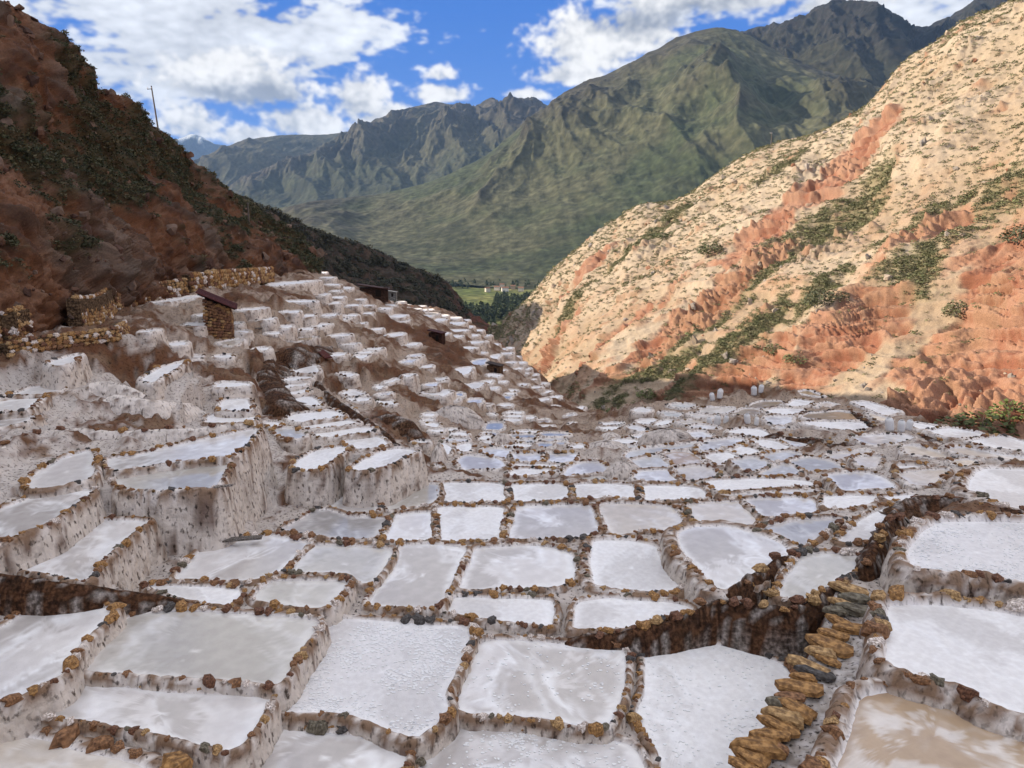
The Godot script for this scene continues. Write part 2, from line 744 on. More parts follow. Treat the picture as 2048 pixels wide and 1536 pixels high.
func build_ground() -> void:
	var P := PackedVector3Array()
	var C := PackedColorArray()
	P.resize(GNU * GNV)
	C.resize(GNU * GNV)
	var du := (T1 - T0) / (GNU - 1)
	var dv := (L1 - L0) / (GNV - 1)
	for j in GNV:
		var r := exp(L0 + j * dv)
		for i in GNU:
			var t := T0 + i * du
			var k := j * GNU + i
			var x := sin(t) * r
			var z := -cos(t) * r
			P[k] = Vector3(x, gy[k], z)
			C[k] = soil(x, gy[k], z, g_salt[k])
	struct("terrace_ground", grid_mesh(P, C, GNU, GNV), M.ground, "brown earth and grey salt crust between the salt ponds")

const BROWN := Color(0.125, 0.058, 0.030)
const DARK := Color(0.060, 0.034, 0.022)
const CRUST := Color(0.66, 0.61, 0.57)
var brown_zones := []
func soil(x: float, y: float, z: float, salt: float) -> Color:
	var zone := 0.0
	for q in brown_zones:
		var dx: float = x - q.x
		var dz: float = z - q.z
		if absf(dx) < q.w and absf(dz) < q.w:
			zone = maxf(zone, 1.0 - sqrt(dx * dx + dz * dz) / q.w)
	var a := n_big.get_noise_3d(x * 0.7, y * 1.2, z * 0.7)
	var b := n_fine.get_noise_3d(x * 2.2, y * 2.2, z * 2.2)
	var c := BROWN.lerp(DARK, sstep(0.0, 0.5, b))
	c = c.lerp(Color(0.20, 0.13, 0.085), sstep(0.0, 0.6, -a))
	var w := sstep(-0.15, 0.30, a * 0.7 + b * 0.45 + (salt - 0.30) * 0.55 + 0.10 + 0.03 * sstep(24.0, 34.0, -z) - zone * 0.85)
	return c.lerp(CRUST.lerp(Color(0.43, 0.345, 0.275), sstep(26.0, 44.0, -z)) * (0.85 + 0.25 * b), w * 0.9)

var stone_cells := {}
func stone_free(p: Vector2, gap: float) -> bool:
	var c := Vector2i(int(floor(p.x * 2.0)), int(floor(p.y * 2.0)))
	for dx in [-1, 0, 1]:
		for dy in [-1, 0, 1]:
			for q in stone_cells.get(c + Vector2i(dx, dy), []):
				if q.distance_to(p) < gap:
					return false
	if not stone_cells.has(c):
		stone_cells[c] = []
	stone_cells[c].append(p)
	return true

var rocks := []
func make_rocks() -> void:
	for v in 9:
		var P := PackedVector3Array()
		var nu := 8
		var nv := 5
		var flat := 0.55 + 0.25 * rng.randf()
		for j in nv:
			var a := PI * j / (nv - 1.0)
			for i in nu:
				var b := TAU * i / nu
				var p := Vector3(sin(a) * cos(b), cos(a), sin(a) * sin(b))
				var k := 1.0 + 0.7 * n_big.get_noise_3d(p.x * 1.1 + v * 9.0, p.y * 1.1, p.z * 1.1) + 0.25 * n_fine.get_noise_3d(p.x * 1.5, p.y * 1.5 + v * 5.0, p.z * 1.5)
				# blunt faces: squeeze towards a box
				var m := maxf(absf(p.x), maxf(absf(p.y), absf(p.z)))
				p = p * k * lerpf(1.0, 0.66 / m, 0.6)
				P.append(Vector3(p.x * 0.62, p.y * flat * 0.55, p.z * 0.46))
		var T := PackedVector3Array()
		for j in nv - 1:
			for i in nu:
				var a := P[j * nu + i]
				var b := P[j * nu + (i + 1) % nu]
				var c := P[(j + 1) * nu + i]
				var d := P[(j + 1) * nu + (i + 1) % nu]
				if j > 0:
					T.append_array([a, b, d])
				if j < nv - 2:
					T.append_array([a, d, c])
		rocks.append(tri_mesh(T))

func tones(kind: String) -> Array:      # [main, patch, edge, how much patch, swirl, material]
	match kind:
		"white": return [Color(0.84, 0.825, 0.81), Color(0.66, 0.635, 0.615), Color(0.93, 0.925, 0.915), 0.8, 0.7, M.crust]
		"flaked": return [Color(0.76, 0.745, 0.74), Color(0.63, 0.61, 0.60), Color(0.90, 0.89, 0.885), 0.6, 0.3, M.crust]
		"pale": return [Color(0.72, 0.69, 0.67), Color(0.53, 0.495, 0.47), Color(0.90, 0.89, 0.875), 1.0, 0.9, M.wet]
		"grey": return [Color(0.57, 0.54, 0.49), Color(0.45, 0.42, 0.375), Color(0.76, 0.735, 0.70), 0.75, 0.35, M.wet]
		"dark": return [Color(0.43, 0.415, 0.41), Color(0.32, 0.305, 0.295), Color(0.66, 0.63, 0.61), 0.8, 0.3, M.wet]
		"beige": return [Color(0.69, 0.62, 0.535), Color(0.56, 0.49, 0.41), Color(0.78, 0.73, 0.67), 0.7, 0.4, M.wet]
		"tan": return [Color(0.38, 0.265, 0.14), Color(0.30, 0.20, 0.095), Color(0.55, 0.46, 0.36), 0.6, 0.1, M.brine]
		"streaked": return [Color(0.50, 0.365, 0.24), Color(0.70, 0.62, 0.54), Color(0.42, 0.30, 0.20), 0.95, 0.25, M.wet]
		_: return [Color(0.40, 0.43, 0.48), Color(0.46, 0.48, 0.52), Color(0.68, 0.67, 0.67), 0.5, 0.1, M.brine]  # mirror pans: blue of the reflected sky put into the brine colour

func build_pond(s: Dictionary, number: int) -> void:
	var poly: PackedVector2Array = s.poly
	var mid: Vector2 = s.mid
	var y: float = s.y
	var far: float = s.far
	var opt: Dictionary = s.opt
	var n := poly.size()
	var root := thing("salt_pond", s.label, "salt pond", Vector3(mid.x, y, mid.y), opt.get("group", ""))
	# --- the surface: rings from the outline to the middle ---
	var t := tones(s.kind)
	var size := 0.0
	for p in poly:
		size += p.distance_to(mid)
	size /= n
	var rings := clampi(int(size / maxf(0.09, far * 0.0045)), 5, 30)
	var P := PackedVector3Array()
	var C := PackedColorArray()
	var ox := number * 13.7
	var turn := rng.randf_range(-0.6, 0.6)
	var ct := cos(turn)
	var st := sin(turn)
	var swirl_at := rng.randf_range(-0.15, 0.15)
	for j in rings + 1:
		var f := 1.0 - float(j) / rings
		f = pow(f, 0.9) if j > 0 else 1.03
		for i in n:
			var o := (poly[i] - mid) * f
			var e := (1.0 - f) * o.length() / maxf(f, 0.05)
			var q := Vector2(o.x * ct - o.y * st, (o.x * st + o.y * ct) * 0.6)
			var w1 := n_big.get_noise_2d(q.x * 0.45 + ox, q.y * 0.45)
			var w2 := n_fine.get_noise_2d(q.x * 0.9 + w1 * 1.2 + ox, q.y * 0.9 + w1)
			var w3 := n_fine.get_noise_2d(o.x * 4.0 + ox, o.y * 4.0)
			var w4 := n_fine.get_noise_2d(q.x * 1.7 + w2 * 0.8 + ox, q.y * 2.6)
			var c: Color = t[0]
			c = c.lerp(t[1], sstep(-0.04, 0.06, w1 + 0.25 * w2 + 0.20 * w4 + 0.16 * w3 + float(t[5] != M.crust) * 0.05 - 0.03) * t[3])
			var band := absf(w1 * 0.8 + w2 * 0.25 + swirl_at)
			c = c.lerp(Color(0.92, 0.92, 0.92), (exp(-band * band * 260.0) + 0.6 * exp(-pow(band - 0.16, 2.0) * 500.0)) * t[4] * sstep(-0.15, 0.2, w2 + 0.15))
			c = c.lerp(t[2], sstep(0.34, 0.02, e + 0.12 * w3 + 0.15 * w1) * 0.85)
			c *= 1.0 + 0.04 * w3 + 0.03 * w4
			P.append(Vector3(o.x, -0.008 if j == 0 else 0.006 * w3 * float(t[5] == M.crust), o.y))
			C.append(c)
	part("salt_surface", grid_mesh(P, C, n, rings + 1, true), t[5], root)
	# --- the earth wall round it ---
	var rw: float = opt.get("rim", clampf(0.10 + far * 0.0018, 0.105, 0.28))
	var rh: float = opt.get("high", 0.075)
	var outs := [-0.09, 0.0, 0.25, 0.55, 0.85, 1.1, 1.3]
	var ups := [-0.03, 0.05, 0.85, 1.0, 0.85, 0.35, -0.3]
	var down := 5 if far < 45.0 else 4
	var rows := outs.size() + down
	P = PackedVector3Array()
	C = PackedColorArray()
	P.resize(rows * n)
	C.resize(rows * n)
	var wall: Color = Color(0.74, 0.685, 0.63).lerp(Color(0.72, 0.65, 0.585), sstep(20.0, 40.0, far))
	var browner: float = opt.get("brown", 0.0)
	var ground := PackedFloat32Array()
	var nors := PackedVector2Array()
	for i in n:
		var tan := (poly[(i + 1) % n] - poly[(i + n - 1) % n]).normalized()
		var nor := Vector2(tan.y, -tan.x)
		nors.append(nor)
		var o := poly[i] + nor * (rw * 1.3 + 0.22)
		ground.append(minf(ground_height(o.x, o.y), y - 0.05) - 0.3)
	for i in n:
		var g := 0.0
		for k in range(-2, 3):
			g += ground[(i + k + n) % n]
		g = maxf(g / 5.0, y - 5.0)
		var p := poly[i]
		var nor := nors[i]
		var lump := n_big.get_noise_2d(p.x * 1.1, p.y * 1.1) + 0.7 * n_fine.get_noise_2d(p.x * 3.1, p.y * 3.1)
		for j in rows:
			var off: float
			var hgt: float
			if j < outs.size():
				off = outs[j] * rw
				hgt = ups[j] * rh * (1.0 + 0.55 * lump)
			else:
				var f := float(j - outs.size() + 1) / down
				hgt = lerpf(-0.3 * rh, g - y, f)
				off = rw * 1.3 + (-0.3 * rh - hgt) * 0.16
			var at := Vector3(p.x + nor.x * off, y + hgt, p.y + nor.y * off)
			var b1 := n_big.get_noise_3d(at.x * 1.5, at.y * 0.8, at.z * 1.5)
			var b2 := n_fine.get_noise_3d(at.x * 3.4, at.y * 1.2, at.z * 3.4)
			if j > 1:
				var b3 := n_fine.get_noise_3d(at.x * 7.0, at.y * 3.0, at.z * 7.0)
				var bulge := (0.07 * b1 + 0.06 * b2 + 0.05 * b3) * minf(1.0, rw * 4.0) * (0.6 if far > 32.0 else 1.0) * (1.0 if j >= outs.size() else 0.45)
				at += Vector3(nor.x * bulge, 0.04 * b2, nor.y * bulge)
			P[j * n + i] = at - Vector3(mid.x, y, mid.y)
			var c: Color
			if j < outs.size():
				var mix := sstep(-0.30, 0.25, b2 + 0.5 * b1 + 0.14 + browner * 0.5 - 0.45 * sstep(27.0, 36.0, far))
				c = Color(0.72, 0.68, 0.65).lerp(Color(0.205, 0.118, 0.062), mix * 0.9)
				if j < 2:
					c = Color(0.80, 0.78, 0.77)
			else:
				c = wall * (0.92 + 0.22 * b2)
				var spots := n_cell.get_noise_3d(at.x * 4.0, at.y * 2.6, at.z * 4.0)
				var dark := sstep(0.12, 0.42, b2 * 0.7 - spots * 0.55 + b1 * 0.3 - 0.25) + sstep(-0.05, 0.40, b1 + browner - 0.32)
				c = c.lerp(BROWN.lerp(DARK, 0.4), clampf(dark, 0.0, 1.0) * 0.85)
			C[j * n + i] = c
	part("earth_wall", grid_mesh(P, C, n, rows, true), M.wall, root)
	# --- stones along its crest ---
	var density: float = opt.get("stones", 0.8) * 1.3
	if density <= 0.0:
		return
	var big: float = opt.get("stone", 0.21) * 0.84
	if far > 28.0:
		big *= lerpf(1.0, 0.8, sstep(28.0, 45.0, far))
		density *= 0.8
	var walk := 0.0
	var want := 0.0
	var joined := PackedVector3Array()
	var jc := PackedColorArray()
	for i in n:
		walk += poly[i].distance_to(poly[(i + 1) % n])
		if walk < want:
			continue
		want = walk + big * rng.randf_range(0.55, 1.15)
		var clump := 0.5 + 0.5 * n_big.get_noise_2d(poly[i].x * 0.6 + 50.0, poly[i].y * 0.6) * 1.8
		if rng.randf() > density * (0.25 + 1.25 * clump):
			continue
		var size_ := big * (0.5 + 1.1 * pow(rng.randf(), 1.6))
		var c2 := poly[i] + nors[i] * rw * rng.randf_range(0.35, 0.85)
		if not stone_free(c2, size_ * 0.55):
			continue
		var lump := n_big.get_noise_2d(poly[i].x * 1.1, poly[i].y * 1.1)
		var at := Vector3(c2.x - mid.x, rh * (0.8 + 0.4 * lump) - size_ * 0.02, c2.y - mid.y)
		var tilt := Basis(Vector3.UP, rng.randf() * TAU) * Basis(Vector3.RIGHT, rng.randf_range(-0.35, 0.35))
		var pick := rng.randf()
		var tone := 0
		if pick > 0.26: tone = 1
		if pick > 0.46: tone = 6
		if pick > 0.54: tone = 5
		if pick > 0.68: tone = 2
		if pick > 0.80: tone = 3
		if pick > 0.86: tone = 4
		var v := rng.randi() % rocks.size()
		var xf := Transform3D(tilt.scaled(Vector3(size_, size_ * rng.randf_range(0.8, 1.25), size_)), at)
		if size_ * FOCAL / far >= 9.0:
			var o := part("stone", rocks[v], M.stones[tone], root)
			o.transform = xf
		else:
			var src: PackedVector3Array = rocks[v].surface_get_arrays(0)[Mesh.ARRAY_VERTEX]
			var col: Color = M.stones[tone].albedo_color.srgb_to_linear() * 0.5
			for k in src.size():
				joined.append(xf * src[k])
				jc.append(col)
	if joined.size() > 0:
		var o := part("crest_stones", tri_mesh(joined, jc), M.far_stone, root)
		o.set_meta("kind", "stuff")
	if opt.get("flakes", 0) > 0:
		var mm := MultiMesh.new()
		mm.transform_format = MultiMesh.TRANSFORM_3D
		var disc := CylinderMesh.new()
		disc.top_radius = 0.5
		disc.bottom_radius = 0.5
		disc.height = 0.25
		disc.radial_segments = 7
		disc.rings = 0
		mm.mesh = disc
		mm.instance_count = opt.flakes
		for k in mm.instance_count:
			var p := Vector2.ZERO
			for tries in 12:
				var a := rng.randi() % n
				p = (poly[a] - mid) * sqrt(rng.randf()) * 0.94
				if n_big.get_noise_2d(p.x * 0.8 + ox, p.y * 0.8) > rng.randf_range(-0.35, 0.25):
					break
			var w := rng.randf_range(0.02, 0.06)
			mm.set_instance_transform(k, Transform3D(Basis(Vector3.UP, rng.randf() * TAU).scaled(Vector3(w * rng.randf_range(0.7, 1.6), 0.03, w)), Vector3(p.x, 0.006, p.y)))
		var fl := MultiMeshInstance3D.new()
		fl.name = "salt_flakes"
		fl.multimesh = mm
		fl.material_override = M.white
		root.add_child(fl, true)
		fl.set_meta("kind", "stuff")

# ---------- survey of the ponds: outline in the photograph and height below the eye ----------
func list_ponds() -> void:
	# the nearest pans, from the lower edge of the view
	pond("cream brine pan in front of a row of big ochre and black boulders", "beige", -8.6, [-60,1472, 90,1478, 150,1500, 290,1532, 330,1610, -60,1610], {"stone": 0.52, "stones": 1.6, "rim": 0.26})
	pond("smooth lilac pan cut by the lower edge beside the sparkling one", "pale", -8.95, [549,1454, 620,1462, 700,1468, 760,1480, 815,1500, 800,1560, 790,1610, 480,1610, 490,1545, 505,1490], {"stone": 0.27})
	pond("sparkling grey-lilac pan at the lower edge, widest of the front row", "pale", -9.1, [920,1447, 1030,1457, 1150,1468, 1262,1488, 1290,1536, 1300,1610, 840,1610, 845,1525, 870,1480], {"stone": 0.25, "flakes": 500})
	pond("large snow-white pan left of the slab path, grey in its upper corner", "white", -9.1, [1294,1297, 1400,1288, 1490,1297, 1560,1325, 1583,1345, 1565,1400, 1538,1445, 1505,1480, 1470,1520, 1440,1610, 1335,1610, 1318,1510, 1290,1470, 1272,1435, 1288,1380, 1290,1330], {"flakes": 260, "stones": 0.8})
	pond("rust-stained pan in the lower corner, brown streaks over white", "streaked", -7.9, [1720,1395, 1790,1380, 1860,1392, 1950,1425, 2060,1485, 2140,1530, 2140,1610, 1655,1610, 1675,1525, 1700,1460], {"stone": 0.34, "rim": 0.3, "high": 0.15})
	pond("lilac pan with a white far edge under the dark earth bank", "pale", -7.98, [92,1207, 230,1220, 185,1265, 145,1312, 128,1350, 72,1378, 25,1400, -60,1405, -60,1290, 0,1255, 50,1225], {"stone": 0.26})
	pond("broad still grey-tan pan, largest of the left foreground", "grey", -8.3, [268,1230, 370,1221, 510,1228, 636,1243, 605,1300, 570,1358, 555,1372, 510,1368, 400,1360, 280,1352, 185,1345, 165,1338, 178,1305, 215,1268], {"stone": 0.25})
	pond("grey-lilac pan between the boulder row and a line of small round stones", "pale", -8.45, [135,1370, 230,1372, 350,1385, 480,1390, 540,1394, 525,1435, 490,1485, 462,1505, 400,1492, 290,1465, 180,1447, 85,1428, 80,1410], {"stone": 0.24, "stones": 1.0})
	pond("white pan strewn with loose salt flakes in the centre foreground", "flaked", -8.75, [663,1240, 760,1240, 850,1248, 942,1255, 932,1300, 908,1355, 892,1385, 895,1428, 832,1478, 745,1448, 685,1430, 558,1425, 570,1395, 590,1355, 625,1293], {"flakes": 1500, "stone": 0.26, "stones": 0.9})
	pond("pinkish pan crossed by a wide white sweep of salt", "pale", -8.92, [965,1283, 1030,1280, 1130,1287, 1225,1293, 1252,1308, 1248,1380, 1226,1440, 1208,1458, 1155,1456, 1080,1440, 1000,1432, 922,1428, 915,1385, 940,1335], {"flakes": 120})
	pond("big white pan right of the slab path, faintly ribbed", "white", -7.7, [1776,1212, 1880,1210, 1990,1222, 2060,1235, 2150,1250, 2150,1470, 2060,1438, 1990,1418, 1928,1384, 1855,1365, 1790,1345, 1768,1315, 1775,1265], {"stone": 0.33, "stones": 1.1, "rim": 0.26, "high": 0.16})
	pond("bright pan with raised white flakes beneath the dark brown mound", "flaked", -7.4, [1876,1045, 1960,1042, 2050,1046, 2150,1055, 2150,1185, 2050,1172, 1980,1157, 1900,1150, 1850,1147, 1822,1137, 1815,1105, 1838,1068], {"flakes": 700, "stone": 0.3, "stones": 0.9, "rim": 0.28, "high": 0.15})
	pond("grey pool with white fringe enclosed by brown banks above the slab path", "grey", -8.2, [1605,1110, 1665,1106, 1720,1115, 1730,1130, 1700,1150, 1665,1178, 1625,1196, 1595,1204, 1556,1196, 1562,1170, 1585,1135], {"brown": 0.5, "stone": 0.26})
	pond("oval white pan with a grey lobe behind the serrated brown bank", "pale", -8.25, [1355,1068, 1385,1054, 1450,1052, 1510,1066, 1550,1080, 1581,1104, 1550,1125, 1520,1140, 1495,1162, 1465,1172, 1445,1182, 1420,1165, 1395,1135, 1365,1105], {"stones": 0.6, "rim": 0.3})
	pond("dull dark grey triangular pan behind a row of ochre stones", "dark", -8.25, [1520,1056, 1600,1040, 1684,1036, 1668,1053, 1625,1083, 1600,1096, 1570,1080, 1545,1066], {"stones": 0.9, "stone": 0.25})
	pond("small white pan wedged against the left foot of the dark mound", "white", -8.2, [1770,1016, 1797,1016, 1785,1035, 1758,1062, 1742,1083, 1705,1087, 1676,1085, 1703,1056, 1730,1035], {"stones": 0.9, "stone": 0.25})
	# second row
	pond("pale oblong pan directly behind the flake-strewn one", "pale", -8.7, [803,1092, 870,1088, 932,1097, 922,1120, 908,1155, 893,1190, 876,1218, 800,1218, 735,1210, 762,1170, 785,1135], {"stone": 0.2})
	pond("grey-beige pan with one pale corner, left of the pale oblong pan", "grey", -8.6, [632,1090, 710,1092, 786,1099, 772,1130, 745,1165, 725,1168, 700,1152, 640,1148, 585,1143, 605,1112])
	pond("small grey pan stepped above the flake-strewn one, with a crusted wall", "grey", -8.4, [550,1161, 620,1160, 695,1165, 680,1195, 660,1213, 635,1220, 590,1215, 515,1205, 508,1195, 520,1178], {"stones": 0.95})
	pond("grey-lilac pan with a plank lying at its far edge", "pale", -8.6, [440,1083, 530,1074, 550,1070, 618,1088, 596,1108, 570,1135, 555,1148, 500,1163, 420,1163, 350,1160, 375,1128, 395,1105], {"stones": 0.85})
	pond("narrow white pan sheltered behind the end of the earth bank", "white", -8.42, [290,1172, 380,1172, 478,1178, 478,1200, 460,1213, 432,1214, 360,1196], {"stones": 0.9})
	pond("wide pale pan in mid-view, left of a crusted divider", "pale", -8.75, [950,1097, 1020,1092, 1090,1092, 1145,1108, 1150,1140, 1147,1165, 1100,1178, 1020,1178, 955,1182, 918,1180, 925,1155, 940,1120], {"stones": 0.65})
	pond("clean white pan between a crusted divider and a sloping salt ridge", "white", -8.7, [1186,1083, 1245,1080, 1310,1092, 1322,1115, 1358,1168, 1345,1184, 1280,1184, 1225,1178, 1190,1170, 1180,1130], {"stones": 0.6, "rim": 0.24})
	pond("low white pan just above the pinkish one", "white", -8.8, [910,1194, 1000,1196, 1098,1199, 1108,1212, 1102,1256, 1050,1250, 985,1243, 935,1236, 892,1225, 900,1208], {"stones": 0.75})
	pond("white pan tapering against the rising brown bank", "white", -8.72, [1153,1205, 1210,1196, 1270,1200, 1355,1206, 1386,1221, 1330,1236, 1270,1254, 1200,1262, 1146,1260, 1148,1235], {"stones": 0.75})
	# third row
	pond("darkest grey pan, at the foot of the salt-dusted gully", "dark", -8.95, [562,1060, 600,1040, 630,1022, 658,1020, 705,1034, 775,1038, 762,1062, 745,1080, 680,1078, 610,1070], {"stones": 0.85})
	pond("small pale pan right of the darkest grey one", "pale", -8.95, [793,1030, 862,1024, 868,1050, 868,1080, 815,1084, 768,1082, 778,1060], {"stones": 0.95})
	pond("square white pan with faint grey clouding in the middle of the third row", "white", -8.98, [874,1016, 940,1014, 1008,1016, 1003,1050, 998,1080, 930,1083, 878,1082], {"stones": 0.85})
	pond("large beige-white pan in mid-view with ochre stones on both sides", "pale", -8.98, [1034,1014, 1110,1010, 1176,1011, 1188,1030, 1197,1058, 1192,1070, 1145,1078, 1080,1080, 1020,1080, 1022,1055], {"stones": 0.9})
	pond("beige pan whitening towards an arched stone lip", "beige", -8.95, [1200,1010, 1270,1008, 1343,1014, 1366,1046, 1335,1066, 1285,1062, 1228,1072, 1214,1055], {"stones": 0.9})
	pond("beige pan beyond a slanting double line of ochre stones", "beige", -8.88, [1371,1010, 1420,1006, 1477,1003, 1500,1020, 1513,1040, 1492,1054, 1445,1049, 1395,1045, 1380,1025], {"stones": 0.9})
	pond("whitish pan right of a slanting row of black stones", "pale", -8.82, [1491,1000, 1565,994, 1622,998, 1640,1024, 1585,1031, 1528,1036, 1510,1020], {"stones": 0.85})
	pond("white pan with a rounded far corner above a curved stone row", "white", -8.7, [1649,993, 1700,990, 1753,993, 1758,1001, 1710,1015, 1660,1022, 1647,1012], {"stones": 0.8})
	pond("little white strip of pan touching the far end of the dark mound", "white", -8.6, [1765,994, 1830,990, 1806,1004, 1777,1005])
	# fourth row: long white pans
	pond("first of the four white pans in a straight row, beside the crusted wall", "white", -9.3, [886,967, 950,966, 1010,969, 1014,1004, 950,1006, 884,1003], {"stones": 0.8})
	pond("second of the four white pans in a straight row", "white", -9.3, [1021,971, 1080,968, 1136,971, 1140,998, 1080,1003, 1025,1003], {"stones": 0.95})
	pond("third of the four white pans in a straight row", "white", -9.3, [1148,970, 1205,967, 1265,972, 1280,999, 1220,996, 1150,998], {"stones": 0.95})
	pond("last of the four white pans in a straight row", "white", -9.28, [1280,973, 1343,971, 1400,977, 1413,998, 1343,1002, 1288,1002], {"stones": 0.95})
	pond("long white pan at the foot of the knoll's crusted corner", "white", -9.25, [1410,963, 1506,957, 1614,961, 1629,973, 1526,979, 1438,984])
	pond("thin pale strip of pan below the long white one", "pale", -9.18, [1438,992, 1526,985, 1623,979, 1643,985, 1545,992, 1467,996], {"stones": 0.5})
	pond("pan with a white arc along its far side, on the knoll's near slope", "pale", -9.0, [1652,950, 1700,945, 1738,945, 1772,957, 1792,977, 1725,981, 1684,983, 1668,966], {"stones": 0.5})
	pond("tan-grey pan beside the small walled basin", "beige", -8.85, [1795,948, 1850,940, 1897,940, 1880,960, 1862,972, 1825,972, 1812,962])
	pond("wide white pan at the right edge beyond the dark mound", "white", -8.1, [1967,937, 2048,940, 2150,947, 2150,1030, 2040,1020, 2012,1014, 1985,1000, 1960,989, 1937,982, 1942,955], {"rim": 0.35, "stones": 0.6, "stone": 0.28})
	# the knoll
	pond("pale pan on the knoll's near rim, left of a grey-tan one", "pale", -9.65, [1268,955, 1276,943, 1336,939, 1362,962, 1310,964, 1272,961], {"stones": 0.8})
	pond("grey-tan pan on the knoll's near rim below a rust-brown one", "beige", -9.65, [1343,938, 1411,932, 1438,953, 1410,959, 1369,962], {"stones": 0.8})
	pond("plain grey pan left of the rust-brown one", "grey", -9.85, [1262,921, 1318,911, 1345,934, 1310,936, 1275,938, 1268,930])
	pond("rust-brown pan with an arched far side on the knoll", "streaked", -9.85, [1325,908, 1348,903, 1376,904, 1392,912, 1406,927, 1352,932])
	pond("long grey pan winding across the knoll behind the rust-brown one", "grey", -10.0, [1250,914, 1265,901, 1320,893, 1378,887, 1410,885, 1382,897, 1326,903, 1290,911, 1260,918], {"stones": 0.5})
	pond("cream pan with a pale swirl on the middle of the knoll", "pale", -9.95, [1393,896, 1409,883, 1475,876, 1492,881, 1459,893, 1406,904])
	pond("white wedge-shaped pan against the slanting crusted wall", "white", -9.8, [1411,911, 1454,904, 1476,914, 1449,923, 1437,935, 1425,926])
	pond("white pan right of the wedge-shaped one", "white", -9.85, [1459,902, 1485,892, 1522,904, 1480,913])
	pond("grey pan raised on a flecked salt wall", "grey", -9.35, [1460,922, 1506,914, 1540,927, 1504,946, 1489,942], {"stones": 0.5})
	pond("slate-grey pan beyond the one raised on a flecked wall", "grey", -9.5, [1515,912, 1577,902, 1606,910, 1553,924])
	pond("tapering grey pan at the foot of the slate-grey one", "grey", -9.35, [1514,951, 1567,926, 1606,944, 1577,952])
	pond("broad grey pan right of the tapering one", "grey", -9.4, [1577,923, 1616,914, 1665,923, 1688,936, 1647,941, 1612,943])
	pond("long beige pan with a pale middle above the broad grey one", "beige", -9.5, [1647,910, 1733,900, 1745,906, 1694,914, 1674,921])
	pond("ivory pan ending at a block of brown wall", "beige", -9.25, [1708,916, 1760,912, 1752,935, 1747,939, 1719,933])
	pond("tiny blue-white basin walled with dark stone", "white", -8.95, [1793,932, 1851,932, 1851,940, 1796,942], {"brown": 0.6, "high": 0.16})
	pond("sand-coloured pan behind the tiny walled basin", "beige", -9.15, [1804,893, 1824,890, 1902,912, 1892,921, 1843,913, 1810,907])
	pond("long whitish pan running out of view on the right of the knoll", "pale", -9.0, [1893,898, 1920,894, 2000,908, 2110,922, 2110,934, 2030,924, 1975,916, 1925,912], {"stones": 0.9, "stone": 0.26})
	pond("small tan pan in front of two ochre boulders", "beige", -8.9, [1896,924, 1941,918, 1957,926, 1931,934])
	pond("wide white pan with a soft arc, right of the grassy heap", "pale", -9.65, [1702,873, 1760,869, 1815,871, 1832,877, 1795,886, 1748,891, 1720,884])
	pond("white diamond pan on the knoll's right brow", "white", -9.5, [1853,863, 1902,856, 1976,871, 1931,877, 1902,877])
	pond("large white pan on the brow cut by the right edge", "white", -9.2, [1937,883, 2000,873, 2050,884, 2120,897, 2120,917, 2048,904, 1980,896], {"stones": 0.9, "stone": 0.27})
	pond("white triangle of pan behind the three sacks on the brow", "white", -9.8, [1820,844, 1878,854, 1849,861, 1830,858])
	pond("long white pan along the far brow of the knoll", "white", -10.3, [1705,805, 1734,804, 1802,825, 1765,831, 1742,821])
	pond("dull strip of pan left of the three sacks on the brow", "beige", -10.3, [1733,825, 1770,834, 1784,842, 1756,843])
	pond("brown lens-shaped pan near the knoll's top", "tan", -10.4, [1603,836, 1616,828, 1674,823, 1717,828, 1721,841, 1655,842])
	pond("white lens-shaped pan just below the brown one", "white", -10.3, [1601,845, 1665,844, 1725,846, 1740,856, 1694,863, 1635,855])
	pond("bluish oblong pan on a bulging salt wall", "pale", -10.5, [1527,836, 1544,832, 1585,834, 1577,851, 1544,849], {"stones": 0.4})
	pond("white pan behind the bluish oblong one", "white", -10.6, [1529,826, 1547,817, 1606,819, 1596,828, 1577,831])
	pond("small white pan second from the knoll's top edge", "white", -10.7, [1572,812, 1592,799, 1626,804, 1614,812, 1592,815])
	pond("small khaki pan right of the small white one near the top", "beige", -10.65, [1632,814, 1651,804, 1680,814, 1655,816])
	pond("brown pan reflecting a sack near the knoll's top", "tan", -10.9, [1497,814, 1522,803, 1567,804, 1549,815, 1522,818])
	pond("brown pan in front of the sack-reflecting one", "tan", -10.9, [1463,829, 1493,817, 1520,821, 1514,831])
	pond("shallow dun pan along the knoll's left shoulder", "beige", -11.0, [1399,822, 1410,815, 1473,816, 1450,829, 1415,829], {"stones": 0.5})
	pond("shallow dun pan one step below the shoulder", "beige", -11.0, [1376,826, 1410,831, 1440,832, 1417,839, 1385,834], {"stones": 0.5})
	pond("ochre-brown pan on the very brow, against the shaded cliff", "tan", -10.85, [1592,785, 1616,781, 1651,794, 1635,794, 1612,790], {"stones": 0.5})
	pond("grey pan on the knoll's far left corner", "grey", -11.3, [1334,813, 1351,807, 1393,811, 1369,818])
	pond("grey pan below the far left corner one", "grey", -11.3, [1320,824, 1363,826, 1356,837, 1333,833])
	pond("round white pan on a tall flecked pedestal at the knoll's left end", "white", -11.2, [1267,823, 1276,816, 1304,818, 1296,826, 1276,827], {"stones": 0.3})
	pond("white kite-shaped pan in front of the pedestal", "white", -11.5, [1269,845, 1293,838, 1317,841, 1291,851])
	pond("white kite-shaped pan right of the first one", "white", -11.4, [1307,849, 1334,840, 1351,842, 1320,854])
	pond("white sliver of pan left of the pedestal's foot", "white", -11.8, [1199,847, 1246,845, 1236,851, 1204,851])
	pond("white pan beside the yellow heap of salt", "white", -11.7, [1196,855, 1238,854, 1230,864, 1212,861])
